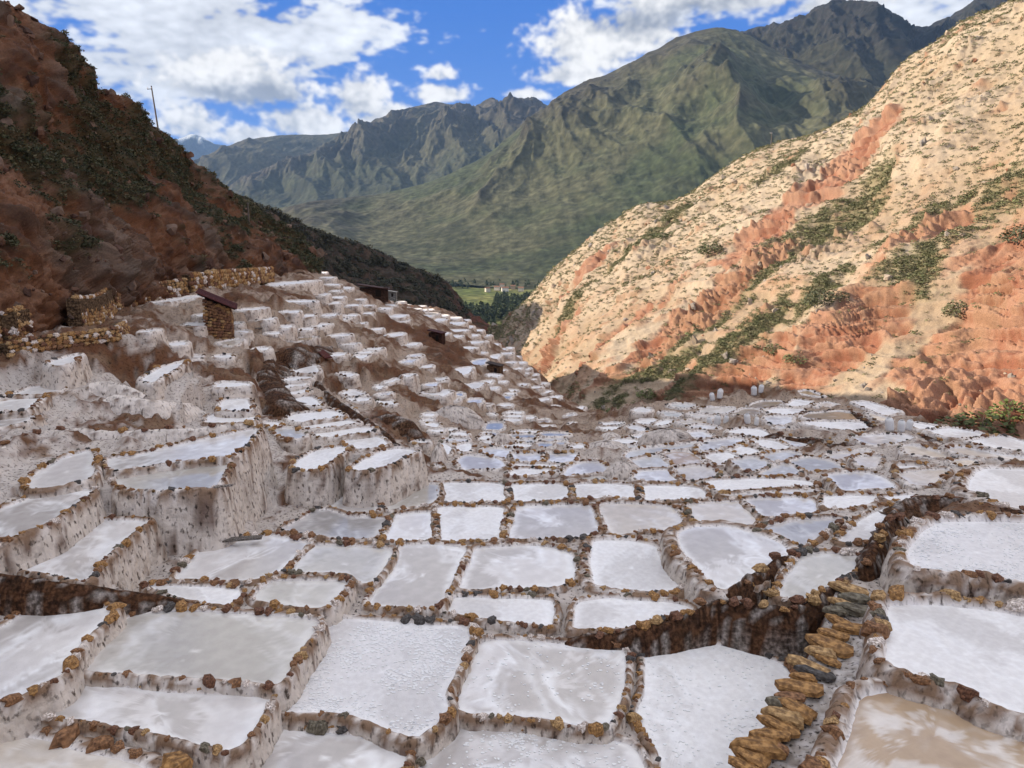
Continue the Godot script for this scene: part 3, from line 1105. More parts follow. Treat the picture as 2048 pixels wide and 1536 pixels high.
	pond("off-white pan between the yellow heap and the kite-shaped pans", "pale", -11.5, [1252,857, 1267,850, 1294,858, 1284,864])
	pond("dun flat pan beside the sacks on the left of the knoll", "beige", -11.1, [1352,845, 1400,839, 1438,842, 1402,850], {"stones": 0.5})
	pond("pale pan in front of the left sacks", "pale", -10.9, [1376,853, 1409,850, 1440,856, 1409,860])
	pond("pan with a white ring beside the ribbed white salt hump", "pale", -10.7, [1368,866, 1401,863, 1427,873, 1401,880, 1384,874])
	pond("white oval pan under the brown bank on the knoll", "white", -10.5, [1452,865, 1479,857, 1522,859, 1543,873, 1514,875])
	pond("white slanting pan in front of the white oval one", "white", -10.2, [1501,883, 1526,879, 1555,884, 1584,896, 1542,900])
	pond("pale pan under the long brown bank of the knoll", "pale", -10.2, [1555,879, 1612,879, 1641,884, 1612,893, 1592,895])
	pond("white pan below the yellow heap of salt", "white", -11.1, [1222,890, 1230,879, 1260,878, 1286,885, 1253,889])
	pond("pale pan left of the ribbed white salt hump", "pale", -11.2, [1260,875, 1293,867, 1308,875, 1280,878])
	pond("pale strip of pan below the white one by the heap", "pale", -10.9, [1221,895, 1276,891, 1296,894, 1243,900])
	pond("dusty small pan under the sacks pair", "grey", -10.5, [1545,854, 1574,853, 1568,860])
	# the sunken middle
	pond("lens-shaped pale pan walled by red earth in the sunken middle", "pale", -10.0, [915,922, 930,911, 993,916, 1010,929, 1000,939, 927,940], {"stones": 0.9})
	pond("half-moon pan behind two upright round stones", "pale", -10.0, [1124,957, 1133,938, 1152,927, 1191,923, 1211,932, 1215,944, 1167,949, 1138,954])
	pond("thin grey pan in front of two upright round stones", "grey", -10.05, [1133,958, 1167,954, 1233,950, 1233,958, 1206,961])
	pond("white pan left of the half-moon one", "white", -9.9, [1017,946, 1040,937, 1117,941, 1098,947, 1050,953, 1018,953], {"stones": 0.9})
	pond("narrow white pan beyond the straight rust-coloured wall end", "white", -10.0, [1027,929, 1080,929, 1126,932, 1106,936, 1028,935])
	pond("lilac-blue pan under the straight rust-coloured wall", "pale", -10.1, [1025,908, 1088,908, 1082,925, 1036,923])
	pond("cream pan right of the lilac-blue one", "pale", -10.1, [1095,907, 1152,907, 1148,922, 1123,927, 1091,923])
	pond("milky pan with a bright curl left of the rust-coloured wall", "pale", -10.3, [960,902, 971,897, 1022,899, 1020,917, 999,917], {"stones": 0.6})
	pond("white strip of pan above the rust-coloured wall", "white", -10.5, [1003,895, 1035,888, 1066,890, 1064,896])
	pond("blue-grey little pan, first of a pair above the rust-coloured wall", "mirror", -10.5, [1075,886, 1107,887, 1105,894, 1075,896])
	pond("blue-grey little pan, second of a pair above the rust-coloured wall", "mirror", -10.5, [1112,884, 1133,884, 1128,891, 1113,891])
	pond("small white pan under the layered salt bank", "white", -10.4, [1141,892, 1169,890, 1167,899, 1142,899])
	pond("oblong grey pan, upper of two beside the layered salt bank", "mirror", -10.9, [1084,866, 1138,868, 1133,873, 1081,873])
	pond("oblong grey pan, lower of two beside the layered salt bank", "grey", -10.9, [1081,877, 1130,877, 1129,883, 1083,883])
	pond("cream strip of pan, first of three stacked in the sunken middle", "white", -10.95, [1027,862, 1075,862, 1073,867, 1031,867])
	pond("blue strip of pan, second of three stacked in the sunken middle", "mirror", -10.9, [1022,870, 1071,870, 1069,877, 1024,876])
	pond("grey strip of pan, third of three stacked in the sunken middle", "grey", -10.8, [1031,880, 1071,879, 1069,886, 1041,885])
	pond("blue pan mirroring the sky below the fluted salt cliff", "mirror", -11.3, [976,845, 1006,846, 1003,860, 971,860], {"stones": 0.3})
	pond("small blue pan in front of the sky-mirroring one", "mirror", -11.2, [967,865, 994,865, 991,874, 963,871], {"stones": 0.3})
	pond("white small pan left of the sandy mound", "white", -10.9, [957,875, 967,871, 984,873, 979,880, 961,881])
	pond("tiny white pan under the sandy mound", "white", -10.8, [962,884, 985,882, 989,889, 975,892])
	pond("white pan tucked above the lens-shaped one", "white", -10.2, [911,892, 941,886, 943,901, 923,906])
	pond("steep white wedge of pan between two crusted fins", "white", -10.0, [883,886, 904,895, 897,911, 888,911])
	pond("ivory pan over the white one above the lens-shaped pan", "pale", -10.3, [888,878, 935,878, 933,884, 902,884])
	pond("white pan at the end of the straight path above the fins", "white", -10.5, [883,870, 918,864, 934,866, 933,874])
	pond("white shard of pan by the heap of black stones", "white", -9.6, [824,883, 855,882, 859,887, 832,888])
	pond("small chalky pan at the corner of the tall crusted wall", "pale", -9.8, [866,929, 886,934, 879,940])
	# left: stepped pans with tall white walls
	pond("long streaked pan above a grey one, under the flecked upper wall", "pale", -6.85, [216,919, 281,909, 341,893, 400,880, 470,866, 518,858, 505,875, 487,895, 462,915, 400,921, 330,929, 228,944], {"stones": 0.8})
	pond("grey pan ending on the tallest flecked white wall of the left side", "grey", -7.0, [228,952, 310,940, 400,928, 456,924, 446,948, 432,974, 370,980, 310,984, 255,982, 232,968], {"stones": 0.85})
	pond("leaf-shaped pan with a bent white streak, left of the grey one", "pale", -6.75, [55,969, 82,940, 137,912, 182,902, 188,918, 188,942, 176,961, 117,975, 64,982], {"stones": 0.8})
	pond("long white-streaked pan leaving the view on the left edge", "pale", -6.9, [-70,1045, 0,1019, 66,995, 130,982, 186,981, 166,1002, 136,1023, 90,1052, 18,1080, -70,1115], {"stones": 0.95})
	pond("long pan with a white tongue between two ochre-topped walls", "pale", -7.6, [188,1042, 250,1040, 300,1045, 272,1063, 245,1087, 208,1120, 185,1152, 168,1166, 100,1152, 30,1140, 60,1124, 110,1097, 157,1068], {"stones": 1.0})
	pond("white pan beside the gully, with a leaning ochre slab at its back", "white", -7.9, [586,930, 596,920, 633,902, 682,893, 700,895, 682,910, 639,938, 614,943, 590,940], {"stones": 0.95})
	pond("white pan on a long sheer wall in the middle left", "white", -8.0, [700,942, 720,924, 768,901, 798,897, 833,901, 839,903, 817,912, 768,936, 735,944], {"stones": 0.9})
	pond("pale pan tucked below the gully's right wall", "pale", -9.1, [657,1012, 697,985, 744,984, 753,1005, 756,1022, 735,1026, 700,1026, 672,1018], {"stones": 0.9})
	pond("olive-grey pan under the long sheer wall", "grey", -9.2, [771,1005, 817,979, 855,968, 876,967, 876,992, 864,1008, 820,1016, 778,1022], {"stones": 0.9})
	pond("small ash-grey pan bordered by ochre boulders at the gully's head", "grey", -8.2, [548,860, 586,857, 613,872, 592,879, 566,877], {"stones": 0.9, "stone": 0.26})
	pond("white triangle of pan at the end of the narrow trail", "white", -8.2, [528,845, 557,844, 564,851, 541,855])
	pond("first white strip of four stepping down beside the canal", "white", -8.4, [577,840, 586,829, 666,822, 691,833, 636,841, 598,847], {"stones": 0.8})
	pond("second white strip of four stepping down beside the canal", "white", -8.5, [602,850, 675,840, 721,846, 675,854, 622,861], {"stones": 0.9})
	pond("third white strip of four stepping down beside the canal", "white", -8.6, [630,864, 675,857, 741,855, 751,863, 695,871, 637,876], {"stones": 0.9})
	pond("fourth white strip of four stepping down beside the canal", "white", -8.75, [687,883, 752,874, 777,889, 762,896, 715,900], {"stones": 0.9})
	pond("topmost of five white pans inside the bend of the brown bank", "white", -8.1, [586,741, 605,733, 633,732, 635,747, 592,747], {"stones": 0.4})
	pond("second of five white pans inside the bend of the brown bank", "white", -8.2, [567,764, 575,756, 624,751, 616,760], {"stones": 0.5})
	pond("middle of five white pans inside the bend of the brown bank", "white", -8.3, [554,774, 560,767, 614,764, 608,773, 560,779], {"stones": 0.5})
	pond("fourth of five white pans inside the bend of the brown bank", "white", -8.4, [554,784, 605,777, 620,782, 590,791, 565,791], {"stones": 0.5})
	pond("lowest of five white pans inside the bend of the brown bank", "white", -8.5, [567,799, 619,793, 644,810, 635,814, 591,809], {"stones": 0.6})
	pond("white sliver of pan right of the diagonal canal", "white", -9.0, [673,811, 692,811, 713,824, 705,828])
	pond("white pan with a faint ring below a brown spur", "white", -9.2, [684,790, 688,784, 705,780, 732,790, 708,793])
	pond("white pan under the ringed one, edged with tiny dark stones", "white", -9.25, [688,798, 740,796, 733,804, 704,802])
	pond("grey-white shelf pan with a straight edge over a brown spur", "pale", -9.4, [751,790, 784,784, 776,793])
	pond("white sloping-sided pan below the straight-edged shelf", "white", -9.6, [757,802, 781,800, 791,812, 763,809])
	pond("white pan at the left end of a saw-toothed wall", "white", -9.35, [752,779, 753,771, 768,771, 762,780], {"stones": 0.4})
	pond("white pan along the middle of a saw-toothed wall", "white", -9.3, [765,766, 804,755, 809,757, 775,769], {"stones": 0.4})
	pond("white pan at the far end of a saw-toothed wall", "white", -9.2, [804,751, 829,748, 816,757], {"stones": 0.4})
	pond("white pan perched above the brown spur", "white", -8.6, [673,747, 695,746, 713,749, 699,755], {"stones": 0.4})
	pond("white pan on the ledge beside a leaning rusty sheet", "white", -8.0, [654,711, 676,707, 696,708, 676,715], {"stones": 0.4})
	pond("lowest of three striped white pans on a high salt wall", "white", -8.3, [710,718, 715,711, 739,709, 723,720], {"stones": 0.3})
	pond("middle of three striped white pans on a high salt wall", "white", -8.28, [715,709, 720,704, 751,703, 742,707], {"stones": 0.3})
	pond("topmost of three striped white pans on a high salt wall", "white", -8.26, [721,701, 725,699, 767,696, 755,701], {"stones": 0.3})
	pond("dull lower pan on the broad pleated salt wall", "pale", -9.3, [797,726, 812,720, 840,714, 822,727], {"stones": 0.3})
	pond("dull upper pan on the broad pleated salt wall", "pale", -9.25, [817,715, 823,710, 844,709, 839,714], {"stones": 0.3})
	# left: high pans under the path
	pond("long white pan high on the left, above a broad flecked wall", "white", -6.0, [-60,806, 0,798, 60,777, 120,765, 172,757, 150,768, 116,783, 92,791, 20,794, -60,812], {"stones": 0.7})
	pond("white pan at the left edge, below the long high one", "white", -6.05, [-60,816, 20,797, 90,794, 70,808, 50,823, -60,830], {"stones": 0.7})
	pond("pale pan at the left edge over a smooth beige wall", "pale", -6.2, [-60,848, 0,838, 78,834, 39,850, 0,857, -60,866], {"stones": 0.5})
	pond("highest white pan under the walled path", "white", -5.2, [94,728, 117,719, 160,710, 148,726, 117,734], {"stones": 0.5})
	pond("white pan under the brown slope, over a long speckled wall", "white", -6.0, [281,760, 324,735, 373,724, 342,745, 304,767], {"stones": 0.8})
	pond("bright sliver of pan beneath the walled path's bend", "white", -4.9, [279,664, 320,659, 294,668], {"stones": 0.3})
	pond("white pan, first of three stepping down left of the trail", "white", -6.9, [432,772, 443,766, 494,766, 500,772, 438,779], {"stones": 0.6})
	pond("white pan, second of three stepping down left of the trail", "white", -7.3, [448,800, 494,799, 501,822, 440,822], {"stones": 0.7})
	pond("white pan, lowest of three stepping down left of the trail", "white", -7.5, [426,828, 503,828, 506,846, 412,849], {"stones": 0.7})
	pond("small white pan at the foot of the stone hut", "white", -6.2, [457,665, 471,662, 498,662, 494,667], {"stones": 0.4})
	pond("white pan right of the hut's red roof", "white", -5.4, [471,621, 525,616, 536,617, 497,623], {"stones": 0.3})
	pond("thin white pan high between two salt walls near the hut", "white", -5.8, [565,602, 630,601, 627,606, 573,606], {"stones": 0.3})
	pond("white pan on a low crusted block right of the hut", "white", -6.9, [622,651, 664,647, 640,655], {"stones": 0.3})
	pond("mustard-coloured little pan under a white wall", "tan", -7.2, [573,682, 594,676, 633,674, 617,682], {"stones": 0.3})
	pond("white step of pan below the hut's terrace", "white", -6.6, [428,713, 463,709, 460,718, 432,717], {"stones": 0.4})
	pond("pale step of pan left of the hut's terrace", "pale", -6.4, [352,722, 367,713, 403,711, 398,720], {"stones": 0.4})
	pond("dusty pan stepped below the small one at the hut's foot", "beige", -6.5, [434,686, 478,678, 486,684, 462,693], {"stones": 0.3})
	pond("white sheet of brine along the topmost stone wall", "white", -5.3, [537,570, 548,566, 640,561, 600,568, 547,573], {"stones": 0.2})
	pond("white shelf pan under the topmost stone wall, near the hut", "white", -4.85, [300,607, 380,593, 420,590, 400,596, 330,607], {"stones": 0.2})
	far_ponds()

# Small pans of the far cascade: each is read from the photograph, but nothing there tells one from the next.
func tiny(where: String, rows: Array) -> void:
	for r in rows:
		var w: float = r[2] * 1.22
		var h: float = r[3] * 1.25
		var k: float = r[4]
		pond("tiny pan among the steps " + where, r[5] if r.size() > 5 else "white", 0.0,
			[r[0] - w * 0.5, r[1] + k * 0.5, r[0] - w * 0.2, r[1] - h * 0.5 + k * 0.2, r[0] + w * 0.5, r[1] - h * 0.5 - k * 0.5, r[0] + w * 0.25, r[1] + h * 0.5 - k * 0.2],
			{"group": "tiny pans " + where, "stones": 0.2})

func far_ponds() -> void:
	# centre, width, height, tilt
	tiny("below the brown slope with the red-roofed shed", [[941, 774, 44, 10, 6], [970, 766, 26, 6, 3], [920, 745, 42, 12, 8], [861, 771, 26, 7, 1, "pale"], [957, 726, 28, 10, 4, "pale"], [984, 717, 26, 8, 8], [986, 752, 26, 6, -3], [984, 734, 28, 6, 0, "pale"], [952, 707, 36, 4, 1]])
	tiny("between the pleated walls and the sunken middle", [[943, 686, 44, 4, 2], [872, 788, 50, 9, 2], [918, 790, 12, 7, 0, "mirror"], [948, 804, 26, 9, 0, "pale"], [1010, 796, 24, 6, 1, "mirror"], [1020, 789, 18, 5, 0], [1024, 782, 22, 4, 0], [1025, 827, 32, 5, 0], [1025, 834, 32, 6, 0], [1025, 842, 32, 6, 0]])
	tiny("round the fluted salt cliff near the ravine", [[856, 832, 22, 7, 0], [856, 842, 20, 7, 0], [862, 851, 26, 9, -4], [874, 863, 28, 6, 0], [903, 861, 24, 5, 0], [942, 842, 20, 4, 0], [973, 810, 20, 4, 0, "tan"], [985, 829, 16, 4, -4], [1058, 837, 20, 5, 0], [1085, 843, 24, 6, 0, "tan"], [1086, 858, 36, 9, 2], [1098, 815, 34, 5, 2], [1086, 801, 24, 5, 4], [1046, 770, 16, 5, 0], [1143, 849, 10, 6, 4], [1158, 818, 18, 5, 4], [1140, 832, 18, 5, 5, "pale"]])
	tiny("along the ravine's shaded lip", [[1108, 796, 22, 5, 2], [1090, 785, 24, 5, 1], [1070, 776, 22, 4, 1], [1058, 760, 22, 4, 1], [1080, 768, 26, 4, 1], [1046, 748, 22, 4, 1], [1064, 750, 20, 4, 1], [1030, 738, 24, 4, 1], [1052, 738, 18, 4, 1], [1020, 726, 22, 4, 1], [1040, 726, 20, 4, 1], [1012, 708, 22, 4, 1], [1030, 714, 18, 4, 1], [1000, 700, 22, 4, 1], [1016, 697, 16, 4, 1]])
	tiny("on the cascade under the red-roofed shed", [[912, 662, 40, 4, 1], [880, 668, 34, 4, 1], [905, 648, 44, 5, 1], [930, 655, 30, 4, 1], [950, 662, 28, 4, 1], [900, 637, 36, 4, 0], [870, 641, 40, 5, 1], [925, 641, 24, 3, 0], [860, 628, 30, 3, 0, "tan"], [880, 632, 26, 4, 0], [850, 633, 26, 4, 0], [790, 633, 40, 5, 1], [800, 642, 30, 4, 1], [940, 672, 30, 4, 1], [968, 672, 24, 3, 1], [960, 684, 26, 3, 1], [985, 690, 22, 4, 1], [905, 674, 36, 4, 1], [930, 697, 40, 4, 0]])
	tiny("on the sunlit tip of the terraces", [[772, 603, 20, 3, 0], [790, 607, 22, 3, 0], [808, 611, 22, 3, 0], [822, 614, 20, 3, 0], [838, 613, 22, 3, 0], [828, 619, 22, 3, 0], [812, 617, 18, 3, 0], [842, 621, 20, 3, 0], [856, 620, 18, 3, 0], [800, 604, 16, 2, 0], [780, 611, 20, 3, 0], [770, 618, 22, 4, 0]])
	tiny("between the hut and the topmost wall", [[788, 671, 36, 6, 3], [760, 674, 20, 5, 3], [716, 648, 30, 4, 1], [700, 632, 26, 4, 1], [680, 640, 24, 4, 1], [655, 632, 34, 5, 2], [612, 633, 30, 5, 2], [690, 640, 14, 8, 3], [700, 612, 32, 4, 1], [665, 607, 26, 4, 1], [640, 590, 26, 5, 0], [676, 596, 22, 4, 1], [690, 577, 24, 4, 0], [664, 570, 26, 3, 0], [655, 556, 24, 3, 0], [640, 546, 22, 3, 0], [672, 583, 18, 3, 0], [720, 600, 18, 3, 0], [735, 612, 20, 3, 0], [730, 628, 26, 4, 1]])
	tiny("scattered on the slope under the hut", [[750, 660, 26, 4, 2], [820, 690, 30, 5, 2], [850, 735, 26, 6, 3], [880, 760, 24, 5, 2], [905, 800, 22, 5, 0], [1010, 812, 24, 5, 1], [985, 778, 22, 5, 2], [1002, 765, 20, 4, 2], [1000, 742, 20, 4, 1], [565, 655, 34, 5, 2], [530, 640, 30, 5, 2], [545, 668, 26, 5, 2], [610, 660, 30, 5, 2], [580, 625, 32, 5, 1], [470, 648, 24, 4, 1], [680, 672, 40, 5, 2], [700, 690, 30, 4, 1], [520, 700, 30, 6, 3], [390, 650, 40, 7, 2], [350, 690, 40, 7, 3], [405, 632, 28, 5, 2]])

func list_surveyed_ground() -> void:
	for p in [[0,1750,-8.5],[512,1800,-8.6],[1024,1850,-8.6],[1536,1800,-8.3],[2048,1750,-7.6],[-300,1300,-7.8],[-300,1000,-6.4],[-300,820,-5.6],[2300,1300,-7.2],[2300,1050,-7.5],[2250,920,-8.4],
			[0,690,-4.8],[60,660,-4.8],[100,650,-4.7],[200,625,-4.8],[240,650,-4.9],[300,600,-4.8],[400,578,-4.9],[480,565,-5.0],[550,553,-5.1],[640,545,-5.5],[-300,700,-4.5],
			[250,846,-7.0],[300,800,-7.1],[250,760,-6.6],[200,690,-5.1],[300,700,-5.9],[350,680,-5.6],[440,660,-6.1],[520,740,-7.3],[520,800,-7.9],[525,1050,-9.1],[560,980,-9.0],[590,900,-8.6],[600,880,-8.4],[420,1085,-8.6],[400,1110,-8.7],
			[690,575,-6.8],[760,605,-9.5],[830,613,-12.5],[880,624,-14.6],[950,656,-17.0],[1010,694,-18.2],[1080,746,-18.2],[1140,802,-17.6],[1180,834,-17.2],
			[720,650,-8.6],[800,700,-10.6],[900,660,-12.6],[900,720,-11.6],[1000,730,-14.6],[950,710,-13.0],[1040,780,-14.2],[960,785,-12.0],[1100,835,-12.8],[1010,850,-11.8],[880,820,-10.8],[850,850,-10.2],
			[1340,806,-11.5],[1440,797,-11.1],[1520,787,-10.95],[1600,783,-10.85],[1700,804,-10.5],[1800,829,-10.2],[1900,856,-9.8],[2000,873,-9.3],[2048,885,-9.2],[1270,817,-11.8],[1215,840,-12.2],[1190,850,-12.6],
			[1245,930,-10.2],[1220,900,-11.0],[1600,1260,-8.25],[1700,1250,-8.15],[1640,1350,-8.35],[1590,1450,-8.5],[1730,1170,-8.1],[1400,1275,-9.0],[1550,1300,-9.05],[1340,1140,-8.6],[1800,1020,-8.1],[1900,1010,-7.8]]:
		cl(p[0], p[1], p[2])
	for p in [[690,120,-15],[760,145,-22],[880,165,-31],[950,168,-35],[1010,150,-33],[1080,122,-31],[1180,88,-26],[1250,66,-20],[1450,64,-18],[1600,62,-17],[1800,56,-16],[2048,50,-14.5],[2400,42,-13],[1200,105,-30],[1450,85,-24],[1800,80,-24],[2300,70,-22],
			[1024,3,-5.5],[200,3.2,-5.2],[1900,3.2,-5.0],[-2500,12,-4.5],[-2500,25,-3.5],[-1500,28,-3.8],[5000,12,-6],[5000,30,-9]]:
		cr(p[0], p[1], p[2])

# ---------- hillsides: a net of surveyed points, smoothed between and roughened ----------
func catmull(a: Vector3, b: Vector3, c: Vector3, d: Vector3, t: float) -> Vector3:
	return b.lerp(c, t).lerp(b.cubic_interpolate(c, a, d, t), 0.75)

func column(px: float, rows: Array) -> Array:
	var out := []
	for r in rows:
		out.append(r if r is Vector3 else at_dist(px, r[0], r[1]))
	return out

# cols: arrays of Vector3, foot to crest, all of one length. Two more rows fall away behind the crest.
func net(cols: Array, nu: int, nv: int, back := 0.3, fall := 0.22, tuck := 0.0) -> Dictionary:
	for c in cols:
		c[0] = c[0] - Vector3(0, tuck, 0)
		var top: Vector3 = c[-1]
		var prev: Vector3 = c[-2]
		var flat := Vector3(top.x - prev.x, 0.0, top.z - prev.z)
		var away := Vector3(top.x, 0.0, top.z).normalized()
		away = (away + flat.normalized()).normalized()
		var r := Vector2(top.x, top.z).length()
		c.append(top + away * r * back * 0.4 + Vector3(0, -r * back * fall * 0.4, 0))
		c.append(top + away * r * back + Vector3(0, -r * back * fall * 1.4, 0))
	var K: int = cols[0].size()
	var m := cols.size()
	# columns get room by their width
	var at := [0.0]
	for i in range(1, m):
		var a: Vector3 = cols[i - 1][K - 3]
		var b: Vector3 = cols[i][K - 3]
		var c: Vector3 = cols[i - 1][0]
		var d: Vector3 = cols[i][0]
		var wide := maxf(absf(atan2(a.x, -a.z) - atan2(b.x, -b.z)), absf(atan2(c.x, -c.z) - atan2(d.x, -d.z)))
		var mid := absf(atan2(a.x + b.x, -a.z - b.z))
		at.append(at[-1] + wide * (0.12 if mid > 0.68 else 1.0) + 0.004)
	var P := PackedVector3Array()
	var UV := PackedVector2Array()
	P.resize(nu * nv)
	UV.resize(nu * nv)
	var seg := 0
	for i in nu:
		var u: float = at[-1] * i / (nu - 1.0)
		while seg < m - 2 and u > at[seg + 1]:
			seg += 1
		var t: float = (u - at[seg]) / (at[seg + 1] - at[seg])
		var pts := []
		for k in K:
			pts.append(catmull(cols[maxi(seg - 1, 0)][k], cols[seg][k], cols[seg + 1][k], cols[mini(seg + 2, m - 1)][k], t))
		for j in nv:
			var v := float(j) / (nv - 1.0)
			# nine tenths of the rows lie in front of the crest
			var w := v / 0.9 * (K - 3) if v < 0.9 else (K - 3) + (v - 0.9) / 0.1 * 2.0
			var s := mini(int(w), K - 2)
			var f := w - s
			P[j * nu + i] = catmull(pts[maxi(s - 1, 0)], pts[s], pts[s + 1], pts[mini(s + 2, K - 1)], f)
			UV[j * nu + i] = Vector2(u, v)
	return {"P": P, "UV": UV, "nu": nu, "nv": nv, "back": 0.9}

func net_normals(g: Dictionary) -> PackedVector3Array:
	var P: PackedVector3Array = g.P
	var N := PackedVector3Array()
	N.resize(P.size())
	var nu: int = g.nu
	var nv: int = g.nv
	for j in nv:
		for i in nu:
			var n := (P[j * nu + mini(i + 1, nu - 1)] - P[j * nu + maxi(i - 1, 0)]).cross(P[mini(j + 1, nv - 1) * nu + i] - P[maxi(j - 1, 0) * nu + i]).normalized()
			N[j * nu + i] = n if n.y >= 0.0 else -n
	return N

func left_hill() -> void:
	var c := [
		[Vector3(-16, -3.5, 34), Vector3(-24, 3, 34), Vector3(-34, 14, 34), Vector3(-52, 30, 34)],
		[Vector3(-18, -3.5, 12), Vector3(-26, 4, 12), Vector3(-36, 15, 10), Vector3(-52, 30, 10)],
		[Vector3(-20, -3.8, -6), Vector3(-26, 4, -8), Vector3(-36, 15, -12), Vector3(-50, 28, -14)],
		column(-380, [[640, 29], [440, 37], [140, 45], [-190, 59]]),
		column(0, [[622, 35], [480, 41], [250, 50], [0, 64]]),
		column(50, [[618, 37], [470, 43], [260, 52], [26, 66]]),
		column(100, [[610, 39], [450, 46], [260, 56], [68, 68]]),
		column(140, [[604, 41], [450, 49], [280, 59], [98, 71]]),
		column(184, [[598, 44], [450, 52], [300, 63], [142, 74]]),
		column(194, [[597, 44.5], [450, 52.5], [305, 63.5], [180, 73.5]]),
		column(250, [[586, 49], [450, 57], [330, 69], [214, 81]]),
		column(290, [[578, 52], [455, 60], [350, 74], [240, 88]]),
		column(310, [[573, 53.5], [460, 61], [362, 77], [273, 90]]),
		column(370, [[566, 58], [470, 66], [385, 82], [314, 96]]),
		column(400, [[560, 61], [475, 69], [402, 85], [342, 99]]),
		column(450, [[554, 66], [485, 74], [428, 89], [384, 103]]),
		column(500, [[548, 70], [492, 78], [455, 92], [432, 106]]),
		column(560, [[543, 75], [510, 82], [492, 94], [482, 108]]),
		column(640, [[540, 82], [532, 88], [528, 97], [530, 110]]),
	]
	var g := net(c, 600, 300, 0.3, 1.7, 1.6)
	var N := net_normals(g)
	var P: PackedVector3Array = g.P
	var C := PackedColorArray()
	C.resize(P.size())
	var green := PackedFloat32Array()
	green.resize(P.size())
	for k in P.size():
		var p := P[k]
		var v: float = g.UV[k].y
		var r := p.length()
		var a := n_big.get_noise_3d(p.x * 0.16, p.y * 0.16, p.z * 0.16)
		var b := n_big.get_noise_3d(p.x * 0.55, p.y * 0.55, p.z * 0.55)
		var f := n_fine.get_noise_3d(p.x * 0.9, p.y * 0.9, p.z * 0.9)
		var rd := n_ridge.get_noise_3d(p.x * 0.35, p.y * 0.12, p.z * 0.35)
		var f2 := n_fine.get_noise_3d(p.x * 2.2, p.y * 2.2, p.z * 2.2)
		var crag := sstep(0.0, 0.5, n_big.get_noise_3d(p.x * 0.1 + 30.0, p.y * 0.22, p.z * 0.1))
		var low := sstep(0.32, 0.06, v)
		var d := a * 1.5 + b * 0.6 + f * (0.30 + 0.25 * low) + f2 * 0.14 + rd * (0.35 + 0.7 * crag) + low * 0.5 * absf(n_fine.get_noise_3d(p.x * 0.5, p.y * 1.2, p.z * 0.5))
		d *= lerpf(1.0, 0.35, sstep(0.80, 0.9, v)) * sstep(0.0, 0.06, v)
		# ledges of harder rock
		var ledge := p.y * 0.55 + a * 2.0
		d += (absf(fposmod(ledge, 1.0) - 0.5) - 0.25) * 0.9 * crag
		P[k] = p + N[k] * d
		var red := Color(0.155, 0.068, 0.034)
		var col := red.lerp(Color(0.085, 0.042, 0.026), sstep(-0.1, 0.4, b + f * 0.5))
		col = col.lerp(Color(0.25, 0.14, 0.09), sstep(0.05, 0.5, -b + 0.4 * f) * 0.6)
		col *= 1.0 + 0.25 * f2
		col = col.lerp(Color(0.16, 0.13, 0.105), crag * sstep(0.0, 0.4, rd) * 0.6)
		var gr := sstep(-0.08, 0.28, n_big.get_noise_3d(p.x * 0.11 + 9.0, p.y * 0.13, p.z * 0.11) + 0.4 * f + 0.25 * sstep(0.3, 0.5, v) - 0.35 * sstep(0.72, 0.9, v) - 0.45 * low)
		green[k] = gr
		col = col.lerp(Color(0.040, 0.040, 0.018).lerp(Color(0.075, 0.06, 0.03), 0.5 + 0.5 * f), gr * 0.75)
		C[k] = col
	struct("left_hillside", grid_mesh(P, C, g.nu, g.nv), M.hill, "steep brown hillside with dark scrub above the walled path")
	rubble("hillside_rubble", "stones lying in the dirt of the steep brown hillside", g, 1100, [Color(0.16, 0.085, 0.055), Color(0.20, 0.135, 0.10), Color(0.10, 0.055, 0.04)])
	g.green = green
	g.N = N
	scrub("hillside_scrub", "dark green scrub and grass tufts over the steep brown hillside", g, 16000, 0.14, 0.5, [Color(0.040, 0.048, 0.018), Color(0.07, 0.066, 0.028), Color(0.12, 0.10, 0.05), Color(0.05, 0.06, 0.03)], 0.0, 0.92)

